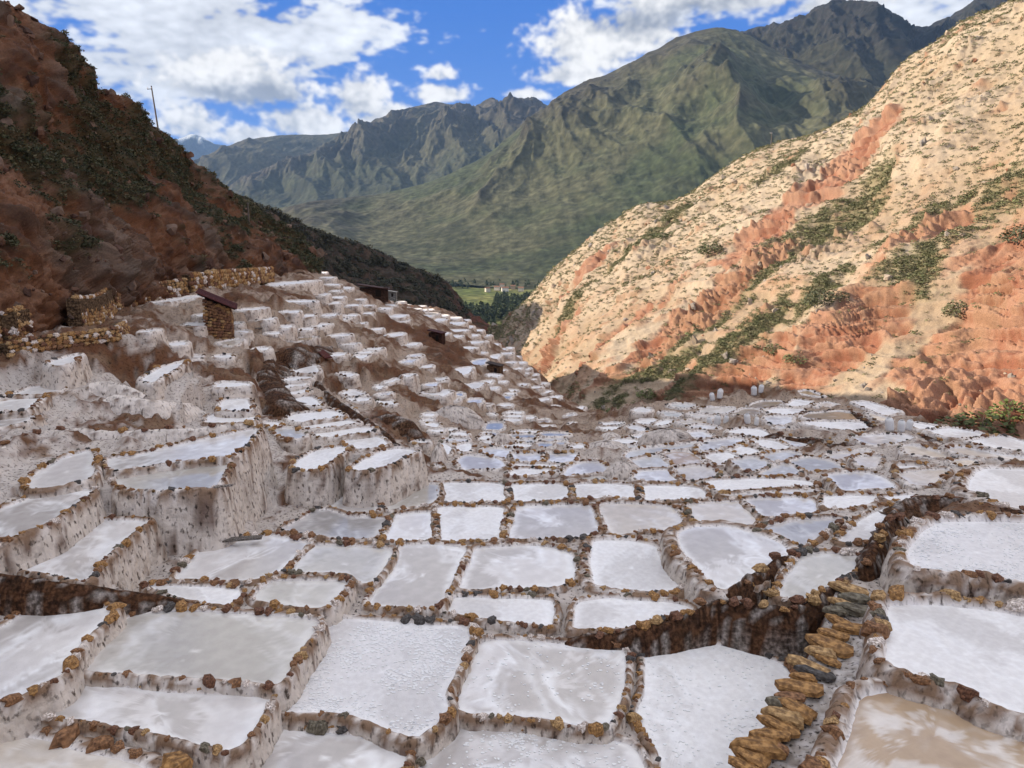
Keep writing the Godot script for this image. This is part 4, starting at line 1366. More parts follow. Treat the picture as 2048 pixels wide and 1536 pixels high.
func brown_ridge() -> void:
	var c := [
		column(330, [[520, 195], [440, 215], [380, 228], [330, 240]]),
		column(400, [[530, 200], [470, 220], [410, 236], [352, 248]]),
		column(455, [[550, 205], [480, 228], [425, 244], [386, 258]]),
		column(520, [[560, 222], [500, 246], [450, 262], [412, 276]]),
		column(580, [[570, 236], [522, 258], [475, 276], [440, 292]]),
		column(650, [[590, 252], [545, 274], [505, 294], [470, 310]]),
		column(720, [[612, 264], [565, 288], [522, 310], [489, 326]]),
		column(790, [[632, 276], [588, 298], [552, 318], [521, 336]]),
		column(850, [[648, 284], [608, 306], [574, 326], [545, 342]]),
		column(885, [[660, 288], [622, 310], [588, 330], [560, 345]]),
		column(912, [[668, 290], [642, 310], [612, 330], [590, 344]]),
		column(928, [[676, 292], [654, 310], [636, 326], [622, 340]]),
		column(965, [[688, 296], [670, 310], [656, 322], [645, 334]]),
		column(1004, [[706, 300], [692, 312], [678, 322], [667, 330]]),
		column(1045, [[766, 306], [747, 314], [730, 322], [715, 328]]),
	]
	var g := net(c, 330, 130)
	var N := net_normals(g)
	var P: PackedVector3Array = g.P
	var C := PackedColorArray()
	C.resize(P.size())
	var green := PackedFloat32Array()
	green.resize(P.size())
	for k in P.size():
		var p := P[k]
		var uv: Vector2 = g.UV[k]
		var a := n_big.get_noise_3d(p.x * 0.05, p.y * 0.05, p.z * 0.05)
		var b := n_big.get_noise_3d(p.x * 0.2, p.y * 0.2, p.z * 0.2)
		var f := n_fine.get_noise_3d(p.x * 0.4, p.y * 0.4, p.z * 0.4)
		var rd := n_ridge.get_noise_3d(p.x * 0.09, p.y * 0.05, p.z * 0.09)
		var d := a * 1.6 + b * 0.8 + f * 0.3 + rd * 2.2
		d *= lerpf(1.0, 0.3, sstep(0.8, 0.9, uv.y)) * sstep(0.0, 0.1, uv.y)
		P[k] = p + N[k] * d
		var col := Color(0.10, 0.065, 0.045).lerp(Color(0.050, 0.036, 0.025), sstep(-0.2, 0.3, b + f))
		var cliff := sstep(0.62, 0.75, uv.x / 0.58) * sstep(-0.2, 0.2, rd)
		col = col.lerp(Color(0.17, 0.065, 0.045), cliff * 0.8)
		var gr := sstep(-0.15, 0.2, -b + 0.4 * f)
		green[k] = gr * (1.0 - cliff)
		C[k] = col.lerp(Color(0.045, 0.045, 0.022), gr * 0.6)
	struct("brown_ridge", grid_mesh(P, C, g.nu, g.nv), M.slope, "dark brown scrub-covered ridge falling to the mouth of the ravine")
	g.green = green
	g.N = N
	scrub("ridge_scrub", "dark low scrub dotted over the brown ridge", g, 3500, 0.35, 0.9, [Color(0.030, 0.032, 0.016), Color(0.05, 0.045, 0.022)], 0.0, 0.92)

var red_bands := []
func red_slope() -> void:
	var c := [
		column(985, [[720, 262], [690, 272], [672, 282], [662, 292]]),
		column(1010, [[745, 205], [700, 230], [668, 250], [642, 268]]),
		column(1054, [[790, 150], [725, 175], [655, 215], [597, 250]]),
		column(1110, [[830, 112], [740, 140], [625, 185], [532, 240]]),
		column(1174, [[870, 92], [760, 115], [590, 170], [481, 235]]),
		column(1234, [[880, 88], [740, 110], [560, 165], [436, 232]]),
		column(1274, [[880, 87], [735, 107], [540, 160], [414, 228]]),
		column(1334, [[880, 85], [725, 104], [530, 152], [404, 224]]),
		column(1384, [[880, 83], [715, 101], [520, 146], [384, 220]]),
		column(1439, [[880, 82], [705, 99], [500, 142], [346, 217]]),
		column(1499, [[880, 80], [700, 97], [480, 138], [306, 213]]),
		column(1554, [[880, 78], [695, 95], [465, 135], [283, 210]]),
		column(1659, [[890, 74], [685, 92], [440, 132], [256, 206]]),
		column(1734, [[900, 71], [680, 90], [415, 130], [211, 204]]),
		column(1804, [[905, 69], [675, 89], [380, 128], [126, 202]]),
		column(1874, [[910, 67], [665, 88], [350, 127], [80, 200]]),
		column(1924, [[920, 65], [655, 87], [330, 126], [44, 198]]),
		column(2024, [[940, 62], [640, 85], [290, 124], [-2, 195]]),
		column(2150, [[960, 60], [620, 83], [230, 120], [-110, 190]]),
		column(2500, [[980, 58], [600, 80], [150, 115], [-330, 185]]),
		[Vector3(46, -22, -30), Vector3(68, -2, -44), Vector3(100, 32, -65), Vector3(159, 70, -103)],
		[Vector3(52, -20, -4), Vector3(76, 0, -8), Vector3(112, 32, -14), Vector3(178, 66, -24)],
		[Vector3(52, -18, 30), Vector3(76, 0, 30), Vector3(112, 30, 30), Vector3(178, 60, 30)],
	]
	var g := net(c, 760, 430, 0.3, 0.6)
	var N := net_normals(g)
	var P: PackedVector3Array = g.P
	# bands of bare red earth, dry straw and scrub, surveyed as [place, reach along, reach across]
	var along := Vector3(0.76, 0.43, -0.5).normalized()
	for b in [[1900, 620, 85, 30.0, 5.0], [1700, 700, 92, 14, 4.5], [1950, 760, 76, 22, 7.0], [1560, 440, 140, 22, 4.5], [1440, 590, 118, 20, 3.6], [1300, 690, 110, 16, 4], [1260, 800, 92, 10, 3.5], [1330, 640, 130, 24, 3], [1760, 290, 165, 14, 6.0], [1660, 360, 150, 13, 5.0], [1160, 560, 190, 20, 5], [1190, 700, 125, 15, 4], [1520, 740, 92, 10, 3.4], [1100, 690, 160, 15, 6], [1400, 775, 90, 12, 3.0], [2010, 520, 95, 12, 6.0], [1850, 470, 110, 7, 3.5]]:
		red_bands.append([at_dist(b[0], b[1], b[2]), b[3], b[4]])
	var scrub_bands := []
	for b in [[1380, 650, 112, 26, 4.0], [1560, 500, 125, 22, 5.0], [1720, 390, 135, 16, 5.5], [1300, 745, 100, 10, 3.0], [1820, 560, 100, 12, 3.5], [1660, 600, 104, 10, 3.0], [1950, 600, 90, 10, 3.0], [1235, 765, 97, 7, 3], [1480, 690, 100, 14, 3.0], [1350, 470, 185, 22, 5.0], [1900, 430, 118, 12, 4.0], [1990, 400, 112, 8, 4], [1440, 740, 93, 10, 2.2], [1600, 330, 175, 12, 4], [1120, 640, 170, 14, 4]]:
		scrub_bands.append([at_dist(b[0], b[1], b[2]), b[3], b[4]])
	var C := PackedColorArray()
	C.resize(P.size())
	var green := PackedFloat32Array()
	green.resize(P.size())
	for k in P.size():
		var p := P[k]
		var n := N[k]
		var v: float = g.UV[k].y
		var a := n_big.get_noise_3d(p.x * 0.055, p.y * 0.055, p.z * 0.055)
		var b := n_big.get_noise_3d(p.x * 0.22, p.y * 0.22, p.z * 0.22)
		var f := n_fine.get_noise_3d(p.x * 0.33, p.y * 0.33, p.z * 0.33)
		var w := Vector3(p.x + a * 9.0, p.y + b * 2.0, p.z)
		# gullies run down the slope: fast across it, slow down it
		var s := w.dot(along)
		var h := w.y * 0.55 + (w.x * 0.25)
		var gul := n_ridge.get_noise_2d(s * 0.16, h * 0.05)
		var red := 0.0
		for q in red_bands:
			var e: Vector3 = w - q[0]
			var l := e.dot(along)
			var c2: float = (e - along * l).length() / q[2]
			l /= q[1]
			red = maxf(red, 1.0 - (l * l + c2 * c2) * 0.75)
		red = sstep(0.05, 0.5, red + b * 0.55 + f * 0.35)
		var gr := 0.0
		for q in scrub_bands:
			var e: Vector3 = w - q[0]
			var l := e.dot(along)
			var c2: float = (e - along * l).length() / q[2]
			l /= q[1]
			gr = maxf(gr, 1.0 - (l * l + c2 * c2) * 0.75)
		gr = sstep(0.0, 0.75, gr + b * 0.6 + f * 0.6)
		var crag := sstep(0.15, 0.6, n_big.get_noise_3d(p.x * 0.07 + 50.0, p.y * 0.07, p.z * 0.07) + 0.3 * red + 0.2 * b)
		var f2 := n_fine.get_noise_3d(p.x * 0.9, p.y * 0.9, p.z * 0.9)
		var f3 := n_fine.get_noise_3d(p.x * 1.9, p.y * 1.9, p.z * 1.9)
		var rill := n_ridge.get_noise_2d(s * 0.42 + a * 2.0, h * 0.10)
		var d := a * 2.4 + b * 0.8 + f * 0.22 + gul * (0.35 + 1.3 * red) + rill * (0.06 + 0.55 * red) + f2 * (0.07 + 0.55 * crag + 0.12 * red) + f3 * 0.04
		d += crag * (absf(n_fine.get_noise_3d(p.x * 0.22, p.y * 0.3, p.z * 0.22)) * 2.8 - 0.5)
		d -= red * 0.9
		d *= lerpf(1.0, 0.25, sstep(0.8, 0.9, v))
		P[k] = p + n * d
		var straw := Color(0.36, 0.270, 0.182).lerp(Color(0.46, 0.372, 0.272), sstep(-0.3, 0.4, a + 0.5 * b))
		straw = straw.lerp(Color(0.40, 0.235, 0.145), sstep(-0.1, 0.4, b + 0.3 * gul) * 0.65 * sstep(0.8, 0.3, v))
		straw = straw.lerp(Color(0.47, 0.385, 0.275), sstep(0.45, 0.85, v) * 0.6)
		straw *= 1.0 + 0.14 * f3 + 0.10 * f2
		var col := straw.lerp(Color(0.27, 0.105, 0.062).lerp(Color(0.37, 0.20, 0.13), sstep(-0.25, 0.35, b + 0.5 * rill + 0.4 * f2)), red * 0.92)
		col = col.lerp(Color(0.30, 0.25, 0.20), crag * (1.0 - red) * 0.7)
		col = col.lerp(Color(0.205, 0.19, 0.10), gr * (1.0 - red * 0.8) * 0.75)
		C[k] = col
		green[k] = clampf(gr * (1.0 - red * 0.8) * 0.8 + 0.24 * sstep(0.3, 0.7, v) * (1.0 - red) + 0.10 * (1.0 - 0.7 * red), 0.0, 1.0)
	struct("red_hillside", grid_mesh(P, C, g.nu, g.nv), M.slope, "sunlit hillside of red earth, dry straw grass and scrub across the ravine")
	g.green = green
	g.N = N
	scrub("slope_scrub", "olive scrub and pale tufts growing in bands on the sunlit red hillside", g, 24000, 0.16, 0.50, [Color(0.14, 0.142, 0.07), Color(0.17, 0.16, 0.085), Color(0.20, 0.18, 0.105), Color(0.10, 0.105, 0.05), Color(0.15, 0.16, 0.07)], 0.0, 0.9)
	keep = g
	rubble("slope_rubble", "loose pale and red stones strewn over the sunlit hillside", g, 700, [Color(0.42, 0.34, 0.26), Color(0.30, 0.15, 0.09), Color(0.34, 0.30, 0.26)])

var keep := {}

# Shrubs as many leaf-sized faces in a mound, spread over a hillside where it is green.
func shrub_mesh(seed_: int, leaves: int, tall: float, leaf: float) -> ArrayMesh:
	var r := RandomNumberGenerator.new()
	r.seed = seed_
	var P := PackedVector3Array()
	var C := PackedColorArray()
	for k in leaves:
		var a := r.randf() * TAU
		var e := sqrt(r.randf())
		var rad := 0.5 * sqrt(r.randf_range(0.05, 1.0))
		var c := Vector3(cos(a) * rad, tall * pow(r.randf(), 0.8) * sqrt(maxf(0.05, 1.0 - rad * rad * 3.4)), sin(a) * rad)
		var ax := Vector3(r.randf_range(-1, 1), r.randf_range(-0.6, 1), r.randf_range(-1, 1)).normalized()
		var bx := ax.cross(Vector3(r.randf_range(-1, 1), r.randf_range(-1, 1), r.randf_range(-1, 1))).normalized()
		var s := leaf * r.randf_range(0.6, 1.4)
		P.append_array([c - ax * s, c + bx * s * 0.6, c + ax * s, c - ax * s, c + ax * s, c - bx * s * 0.6])
		var tint := r.randf_range(0.7, 1.3)
		for q in 6:
			C.append(Color(tint, tint, tint * r.randf_range(0.8, 1.0)))
	return tri_mesh(P, C)

func scrub(called: String, label: String, g: Dictionary, count: int, lo: float, hi: float, tones_: Array, v0: float, v1: float) -> void:
	var mesh := shrub_mesh(5 + count, 34, 0.62, 0.13)
	var P: PackedVector3Array = g.P
	var spots := []
	var nu: int = g.nu
	var tries := 0
	while spots.size() < count and tries < count * 14:
		tries += 1
		var k := rng.randi() % P.size()
		var v: float = g.UV[k].y
		if v < v0 or v > v1 or rng.randf() > g.green[k] * g.green[k] or k + 1 >= P.size():
			continue
		spots.append([P[k].lerp(P[k + 1], rng.randf()) if (k + 1) % nu else P[k], k])
	var mm := MultiMesh.new()
	mm.transform_format = MultiMesh.TRANSFORM_3D
	mm.use_colors = true
	mm.mesh = mesh
	mm.instance_count = spots.size()
	for i in spots.size():
		var p: Vector3 = spots[i][0]
		var far := p.length()
		var s: float = rng.randf_range(lo, hi) * (0.6 + far / 140.0) * (1.5 if rng.randf() < 0.1 else 1.0)
		mm.set_instance_transform(i, Transform3D(Basis(Vector3.UP, rng.randf() * TAU).scaled(Vector3(s * 1.3, s * rng.randf_range(0.6, 1.1), s * 1.3)), p - Vector3(0, s * 0.1, 0)))
		var c: Color = tones_[rng.randi() % tones_.size()]
		mm.set_instance_color(i, c * rng.randf_range(0.75, 1.25))
	var o := MultiMeshInstance3D.new()
	o.name = called
	o.multimesh = mm
	o.material_override = M.leaf
	add_child(o)
	o.set_meta("kind", "stuff")
	o.set_meta("label", label)
	o.set_meta("category", "scrub")

func rubble(called: String, label: String, g: Dictionary, count: int, tones_: Array) -> void:
	var P: PackedVector3Array = g.P
	var mm := MultiMesh.new()
	mm.transform_format = MultiMesh.TRANSFORM_3D
	mm.use_colors = true
	mm.mesh = rocks[3]
	mm.instance_count = count
	for i in count:
		var k := rng.randi() % P.size()
		while g.UV[k].y > 0.9 or n_big.get_noise_3d(P[k].x * 0.12, P[k].y * 0.12, P[k].z * 0.12) < rng.randf_range(-0.5, 0.35):
			k = rng.randi() % P.size()
		var s := (0.18 + 0.75 * pow(rng.randf(), 4.0)) * (0.5 + P[k].length() / 110.0)
		mm.set_instance_transform(i, Transform3D(Basis(Vector3(rng.randf(), 1, rng.randf()).normalized(), rng.randf() * TAU).scaled(Vector3(s, s * rng.randf_range(0.7, 1.6), s)), P[k] + Vector3(rng.randf_range(-0.3, 0.3), 0, rng.randf_range(-0.3, 0.3))))
		mm.set_instance_color(i, tones_[rng.randi() % tones_.size()] * rng.randf_range(0.7, 1.2))
	var o := MultiMeshInstance3D.new()
	o.name = called
	o.multimesh = mm
	o.material_override = M.rubble
	add_child(o)
	o.set_meta("kind", "stuff")
	o.set_meta("label", label)
	o.set_meta("category", "rubble")

# ---------- the far mountains ----------
func mountain(called: String, label: String, cols: Array, nu: int, nv: int, o: Dictionary) -> void:
	var c := []
	for k in cols:
		c.append(column(k[0], k.slice(1)))
	var g := net(c, nu, nv, 0.25, 0.5)
	var N := net_normals(g)
	var P: PackedVector3Array = g.P
	var C := PackedColorArray()
	C.resize(P.size())
	var unit: float = o.unit                      # metres of a main spur
	var amp: float = o.amp
	for k in P.size():
		var p := P[k]
		var v: float = g.UV[k].y
		var q := p / unit
		var a := n_big.get_noise_3d(q.x * 0.5, q.y * 0.3, q.z * 0.5)
		var b := n_big.get_noise_3d(q.x * 2.0, q.y * 2.0, q.z * 2.0)
		var f := n_fine.get_noise_3d(q.x * 3.0, q.y * 3.0, q.z * 3.0)
		var f2 := n_fine.get_noise_3d(q.x * 11.0, q.y * 9.0, q.z * 11.0)
		var spur := n_ridge.get_noise_3d(q.x * 0.9 + a * 0.5 + o.get("shift", 0.0), q.y * 0.22, q.z * 0.35)
		var gully := n_ridge.get_noise_3d(q.x * 3.2 + b * 0.25, q.y * 0.8, q.z * 1.4)
		var g2 := n_ridge.get_noise_3d(q.x * 7.5 + f * 0.2, q.y * 2.0, q.z * 3.5)
		var rock := sstep(o.get("rock", 0.35), o.get("rock", 0.35) + 0.4, v * 0.75 + 0.35 * spur + 0.35 * a + 0.15 * f)
		var d := a * 0.35 + spur * 0.55 + gully * (0.10 + 0.24 * rock) + b * 0.08 + f * (0.03 + 0.07 * rock) + f2 * (0.008 + 0.03 * rock) + g2 * (0.028 + 0.05 * rock)
		var env := sstep(0.0, 0.16, v) * lerpf(1.0, o.get("crest", 0.16), sstep(0.62, 0.9, v))
		d *= env * amp * clampf((p.y + 60.0) / float(o.get("calm", 330.0)), 0.12, 1.0)
		# old terraces along the contour
		var step := fposmod(p.y / o.get("terrace", 16.0) + a * 1.5, 1.0)
		P[k] = p + N[k] * d + Vector3(0, absf(step - 0.5) * o.get("ledge", 3.0) * env, 0)
		var grass: Color = o.grass
		var col := grass.lerp(o.grass2, sstep(-0.25, 0.35, a + 0.6 * b + 0.4 * f))
		col *= 1.0 + 0.30 * f2 + 0.16 * g2
		col = col.lerp(o.grass * 0.62, sstep(0.1, 0.5, -b + 0.6 * f) * 0.6 + 0.25 * sstep(0.35, 0.5, absf(step - 0.5)))
		col = col.lerp(o.stone.lerp(o.stone * 0.55, sstep(-0.3, 0.3, f + b)), rock * 0.85)
		if o.has("snow"):
			col = col.lerp(Color(0.75, 0.77, 0.8), sstep(0.0, 0.1, v - o.snow + 0.16 * b + 0.25 * spur + 0.1 * f))
		C[k] = col
	struct(called, grid_mesh(P, C, nu, nv), M.mountain, label)

func mountains() -> void:
	var green := {"unit": 420.0, "amp": 150.0, "rock": 0.60, "grass": Color(0.068, 0.082, 0.040), "grass2": Color(0.108, 0.106, 0.060), "stone": Color(0.085, 0.074, 0.062), "terrace": 30.0, "ledge": 1.8, "crest": 0.14}
	mountain("green_mountain", "great green mountain with a rounded shoulder across the valley", [
		[560, [500, 1500], [470, 1750], [440, 2000], [418, 2200]],
		[640, [520, 1400], [480, 1650], [440, 1900], [405, 2150]],
		[740, [540, 1330], [500, 1600], [450, 1900], [392, 2200]],
		[860, [560, 1260], [500, 1560], [430, 1900], [362, 2250]],
		[960, [572, 1220], [490, 1550], [400, 1900], [318, 2300]],
		[1060, [580, 1190], [480, 1550], [360, 1920], [240, 2350]],
		[1140, [585, 1170], [470, 1540], [330, 1930], [190, 2380]],
		[1240, [590, 1150], [460, 1530], [300, 1930], [142, 2400]],
		[1310, [592, 1140], [455, 1530], [280, 1930], [108, 2400]],
		[1370, [594, 1130], [450, 1530], [260, 1930], [82, 2400]],
		[1440, [596, 1120], [445, 1530], [250, 1920], [60, 2400]],
		[1500, [598, 1110], [440, 1520], [250, 1900], [70, 2380]],
		[1540, [600, 1105], [440, 1510], [260, 1880], [100, 2340]],
		[1640, [602, 1095], [440, 1500], [280, 1850], [150, 2300]],
		[1800, [605, 1080], [450, 1480], [300, 1800], [190, 2250]],
		[2000, [610, 1070], [460, 1450], [330, 1750], [220, 2200]],
		[2300, [615, 1060], [470, 1420], [350, 1700], [240, 2150]],
	], 640, 400, green)
	var crag := {"unit": 300.0, "amp": 130.0, "rock": 0.30, "grass": Color(0.036, 0.038, 0.022), "grass2": Color(0.050, 0.048, 0.028), "stone": Color(0.042, 0.038, 0.036), "terrace": 40.0, "ledge": 2.5, "crest": 0.22, "shift": 4.0}
	mountain("summit_crags", "dark rocky summit behind the shoulder of the green mountain", [
		[1380, [260, 2600], [200, 2700], [150, 2850], [110, 3000]],
		[1460, [250, 2600], [180, 2750], [120, 2900], [78, 3050]],
		[1505, [240, 2600], [180, 2750], [110, 2900], [63, 3050]],
		[1530, [240, 2600], [180, 2750], [110, 2900], [60, 3050]],
		[1580, [240, 2550], [170, 2700], [100, 2850], [53, 3000]],
		[1620, [240, 2500], [160, 2650], [90, 2800], [40, 2980]],
		[1660, [230, 2450], [150, 2600], [80, 2800], [19, 2960]],
		[1725, [230, 2400], [150, 2600], [80, 2780], [17, 2950]],
		[1770, [230, 2400], [150, 2600], [90, 2780], [30, 2950]],
		[1786, [230, 2400], [160, 2600], [110, 2780], [60, 2960]],
		[1820, [240, 2400], [180, 2600], [120, 2800], [66, 3000]],
		[1860, [240, 2450], [180, 2650], [120, 2850], [60, 3050]],
		[1900, [230, 2500], [160, 2700], [100, 2900], [42, 3100]],
		[1960, [220, 2500], [140, 2700], [70, 2900], [2, 3150]],
		[2040, [210, 2500], [120, 2700], [40, 2900], [-30, 3150]],
		[2200, [200, 2500], [100, 2700], [0, 2900], [-90, 3150]],
	], 360, 220, crag)
	var middle := {"unit": 560.0, "amp": 210.0, "rock": 0.44, "grass": Color(0.060, 0.066, 0.036), "grass2": Color(0.088, 0.085, 0.05), "stone": Color(0.11, 0.095, 0.082), "terrace": 40.0, "ledge": 2.5, "crest": 0.05, "shift": 1.3}
	mountain("middle_mountain", "hazy mountain with grey ribs of rock in the middle distance", [
		[440, [480, 3300], [440, 3700], [405, 4100], [385, 4400]],
		[520, [478, 3200], [430, 3600], [385, 4000], [352, 4400]],
		[600, [476, 3100], [410, 3500], [360, 4000], [318, 4500]],
		[680, [476, 3000], [400, 3500], [330, 4000], [275, 4600]],
		[760, [478, 2950], [390, 3450], [310, 4000], [238, 4700]],
		[820, [480, 2900], [385, 3450], [300, 4000], [217, 4700]],
		[870, [482, 2850], [380, 3400], [290, 3950], [207, 4700]],
		[905, [484, 2850], [380, 3400], [285, 3950], [211, 4700]],
		[950, [486, 2800], [380, 3350], [285, 3900], [217, 4650]],
		[975, [488, 2800], [380, 3350], [280, 3900], [206, 4650]],
		[1000, [490, 2800], [380, 3350], [280, 3900], [212, 4650]],
		[1040, [492, 2750], [380, 3300], [280, 3850], [202, 4600]],
		[1085, [494, 2750], [380, 3300], [285, 3850], [208, 4600]],
		[1130, [496, 2750], [390, 3300], [300, 3850], [235, 4600]],
		[1250, [500, 2700], [400, 3300], [330, 3800], [280, 4500]],
	], 420, 260, middle)
	var left := {"unit": 620.0, "amp": 150.0, "rock": 0.72, "grass": Color(0.070, 0.070, 0.042), "grass2": Color(0.09, 0.085, 0.052), "stone": Color(0.10, 0.085, 0.072), "terrace": 45.0, "ledge": 2.0, "crest": 0.10, "shift": 7.7}
	mountain("pale_mountain", "pale grassy mountain in haze behind the brown ridge", [
		[330, [470, 4200], [430, 4600], [380, 5000], [345, 5400]],
		[390, [470, 4200], [420, 4600], [365, 5000], [325, 5400]],
		[450, [470, 4200], [410, 4600], [345, 5000], [300, 5500]],
		[500, [468, 4200], [400, 4600], [330, 5100], [285, 5600]],
		[575, [466, 4200], [390, 4700], [320, 5200], [272, 5700]],
		[650, [464, 4200], [390, 4700], [320, 5200], [270, 5700]],
		[720, [462, 4200], [390, 4700], [315, 5200], [262, 5700]],
		[800, [460, 4300], [380, 4800], [300, 5300], [235, 5800]],
		[900, [460, 4300], [380, 4800], [310, 5300], [250, 5800]],
	], 220, 140, left)
	mountain("snow_peak", "far blue peak with a streak of snow", [
		[300, [360, 10500], [345, 11000], [325, 11500], [312, 12000]],
		[345, [360, 10500], [340, 11000], [315, 11500], [290, 12000]],
		[372, [358, 10500], [335, 11000], [305, 11500], [277, 12000]],
		[388, [358, 10500], [332, 11000], [300, 11500], [272, 12000]],
		[404, [358, 10500], [334, 11000], [303, 11500], [277, 12000]],
		[430, [358, 10500], [338, 11000], [312, 11500], [290, 12000]],
		[465, [358, 10500], [340, 11000], [318, 11500], [297, 12000]],
		[520, [358, 10500], [345, 11000], [330, 11500], [318, 12000]],
	], 120, 90, {"unit": 900.0, "amp": 260.0, "rock": 0.1, "grass": Color(0.06, 0.07, 0.07), "grass2": Color(0.07, 0.075, 0.07), "stone": Color(0.055, 0.065, 0.08), "terrace": 80.0, "ledge": 4.0, "crest": 0.15, "snow": 0.74})

func valley() -> void:
	var nu := 90
	var nv := 70
	var P := PackedVector3Array()
	var C := PackedColorArray()
	for j in nv:
		var r := 290.0 * pow(20000.0 / 290.0, float(j) / (nv - 1))
		for i in nu:
			var t := lerpf(-1.1, 1.1, i / (nu - 1.0))
			var x := sin(t) * r
			var z := -cos(t) * r
			var y := lerpf(-58.0, -104.0, sstep(300.0, 760.0, r)) + 2.0 * n_big.get_noise_2d(x * 0.01, z * 0.01)
			P.append(Vector3(x, y, z))
			var a := n_big.get_noise_2d(x * 0.012, z * 0.02)
			var c := Color(0.13, 0.16, 0.045).lerp(Color(0.24, 0.23, 0.08), sstep(-0.2, 0.3, a))
			C.append(c)
	struct("valley_floor", grid_mesh(P, C, nu, nv), M.mountain, "flat green fields on the valley floor seen through the gap")

# ---------- banks, paths and built things ----------
func on_ground(px: float, py: float) -> Vector3:
	var p := hit(px, py)
	p.y = ground_height(p.x, p.z)
	return p

# A ridge of bare earth along a line of [px, py, height or 0, lift]
func bank(label: String, line: Array, half: float, tall: float, stony := 0.0, salty := false) -> void:
	var pts := PackedVector3Array()
	for q in line:
		var p: Vector3
		if q[2] != 0.0:
			p = at_level(q[0], q[1], q[2])
		else:
			p = on_ground(q[0], q[1]) + Vector3(0, q[3] if q.size() > 3 else tall * 0.8, 0)
		pts.append(p)
	var way := PackedVector3Array()
	for k in pts.size() - 1:
		var a := pts[maxi(k - 1, 0)]
		var d := pts[mini(k + 2, pts.size() - 1)]
		var steps := maxi(2, int(pts[k].distance_to(pts[k + 1]) / (0.06 + pts[k].length() * 0.0035)))
		for s in steps:
			way.append(catmull(a, pts[k], pts[k + 1], d, float(s) / steps))
	way.append(pts[-1])
	var n := way.size()
	var outs := [-1.7, -1.15, -0.85, -0.55, -0.28, 0.0, 0.28, 0.55, 0.85, 1.15, 1.7]
	var downs := [3.4, 1.1, 0.75, 0.38, 0.12, 0.0, 0.12, 0.38, 0.75, 1.1, 3.4]
	var nu := outs.size()
	var P := PackedVector3Array()
	var C := PackedColorArray()
	for j in n:
		var tg := way[mini(j + 1, n - 1)] - way[maxi(j - 1, 0)]
		var side := Vector3(tg.z, 0, -tg.x).normalized()
		var ends := minf(1.0, minf(j, n - 1 - j) / 4.0 + 0.15)
		for i in nu:
			var p: Vector3 = way[j] + side * outs[i] * half * (0.5 + 0.5 * ends) - Vector3(0, downs[i] * tall * ends + (1.0 - ends) * tall * 0.6, 0)
			var b := n_big.get_noise_3d(p.x * 1.2, p.y * 1.2, p.z * 1.2)
			var f := n_fine.get_noise_3d(p.x * 3.0, p.y * 3.0, p.z * 3.0)
			var ff := n_fine.get_noise_3d(p.x * 5.0, p.y * 5.0, p.z * 5.0)
			p += side * (b * 0.22 + f * 0.14) * half * 1.3 + Vector3(0, (b * 0.30 + f * 0.26 + ff * 0.2) * tall * 0.6, 0)
			P.append(p)
			var c := Color(0.150, 0.072, 0.038).lerp(Color(0.085, 0.045, 0.027), sstep(-0.2, 0.4, f))
			c = c.lerp(Color(0.17, 0.095, 0.055), sstep(0.1, 0.5, b) * 0.7)
			var low: float = sstep(0.7, 1.3, downs[i])
			c = c.lerp(CRUST * 0.95, clampf(sstep(0.40, 0.52, f + ff * 1.2 + b * 0.4 + low * 0.45), 0.0, 1.0) * 0.7)
			if salty:
				c = Color(0.74, 0.69, 0.64).lerp(Color(0.12, 0.065, 0.04), sstep(0.1, 0.45, f * 0.6 + ff * 0.6 + b * 0.3 - low * 0.12) * 0.85)
			C.append(c)
	var o := struct("salt_wall" if salty else "earth_bank", grid_mesh(P, C, nu, n), M.wall if salty else M.bank, label)
	if stony > 0.0:
		var k := 0.0
		for j in range(1, n - 1):
			k += way[j].distance_to(way[j - 1])
			if k > rng.randf_range(0.25, 0.6) / stony:
				k = 0.0
				var s := rng.randf_range(0.14, 0.34)
				var st := part("stone", rocks[rng.randi() % rocks.size()], M.stones[[0, 1, 5, 5, 6][rng.randi() % 5]], o)
				st.transform = Transform3D(Basis(Vector3.UP, rng.randf() * TAU).scaled(Vector3.ONE * s), way[j] + Vector3(rng.randf_range(-0.5, 0.5) * half, s * 0.08, rng.randf_range(-0.5, 0.5) * half))

func list_brown_ground() -> void:
	for q in [[640, 715, 2.6], [560, 730, 2.4], [535, 770, 2.2], [560, 815, 2.0], [620, 985, 1.4], [650, 995, 1.2], [675, 760, 2.0], [700, 785, 1.8], [800, 850, 2.2], [840, 875, 1.6], [830, 665, 5.0], [865, 690, 5.0], [890, 720, 4.0], [885, 745, 3.0], [200, 715, 1.5], [235, 750, 1.2], [290, 680, 2.2], [325, 715, 2.0], [410, 725, 1.4], [430, 760, 1.4], [560, 588, 2.2], [480, 600, 2.0], [840, 790, 2.4], [965, 800, 2.6], [1065, 810, 3.0], [1130, 815, 4.0], [1085, 775, 4.0], [860, 640, 3.0], [505, 690, 1.5], [800, 745, 1.8], [765, 740, 1.6], [905, 735, 2.0], [1060, 895, 1.2], [845, 905, 1.0], [930, 945, 1.2]]:
		var p := hit(q[0], q[1], false)
		brown_zones.append(Vector4(p.x, p.y, p.z, q[2] * 1.1))

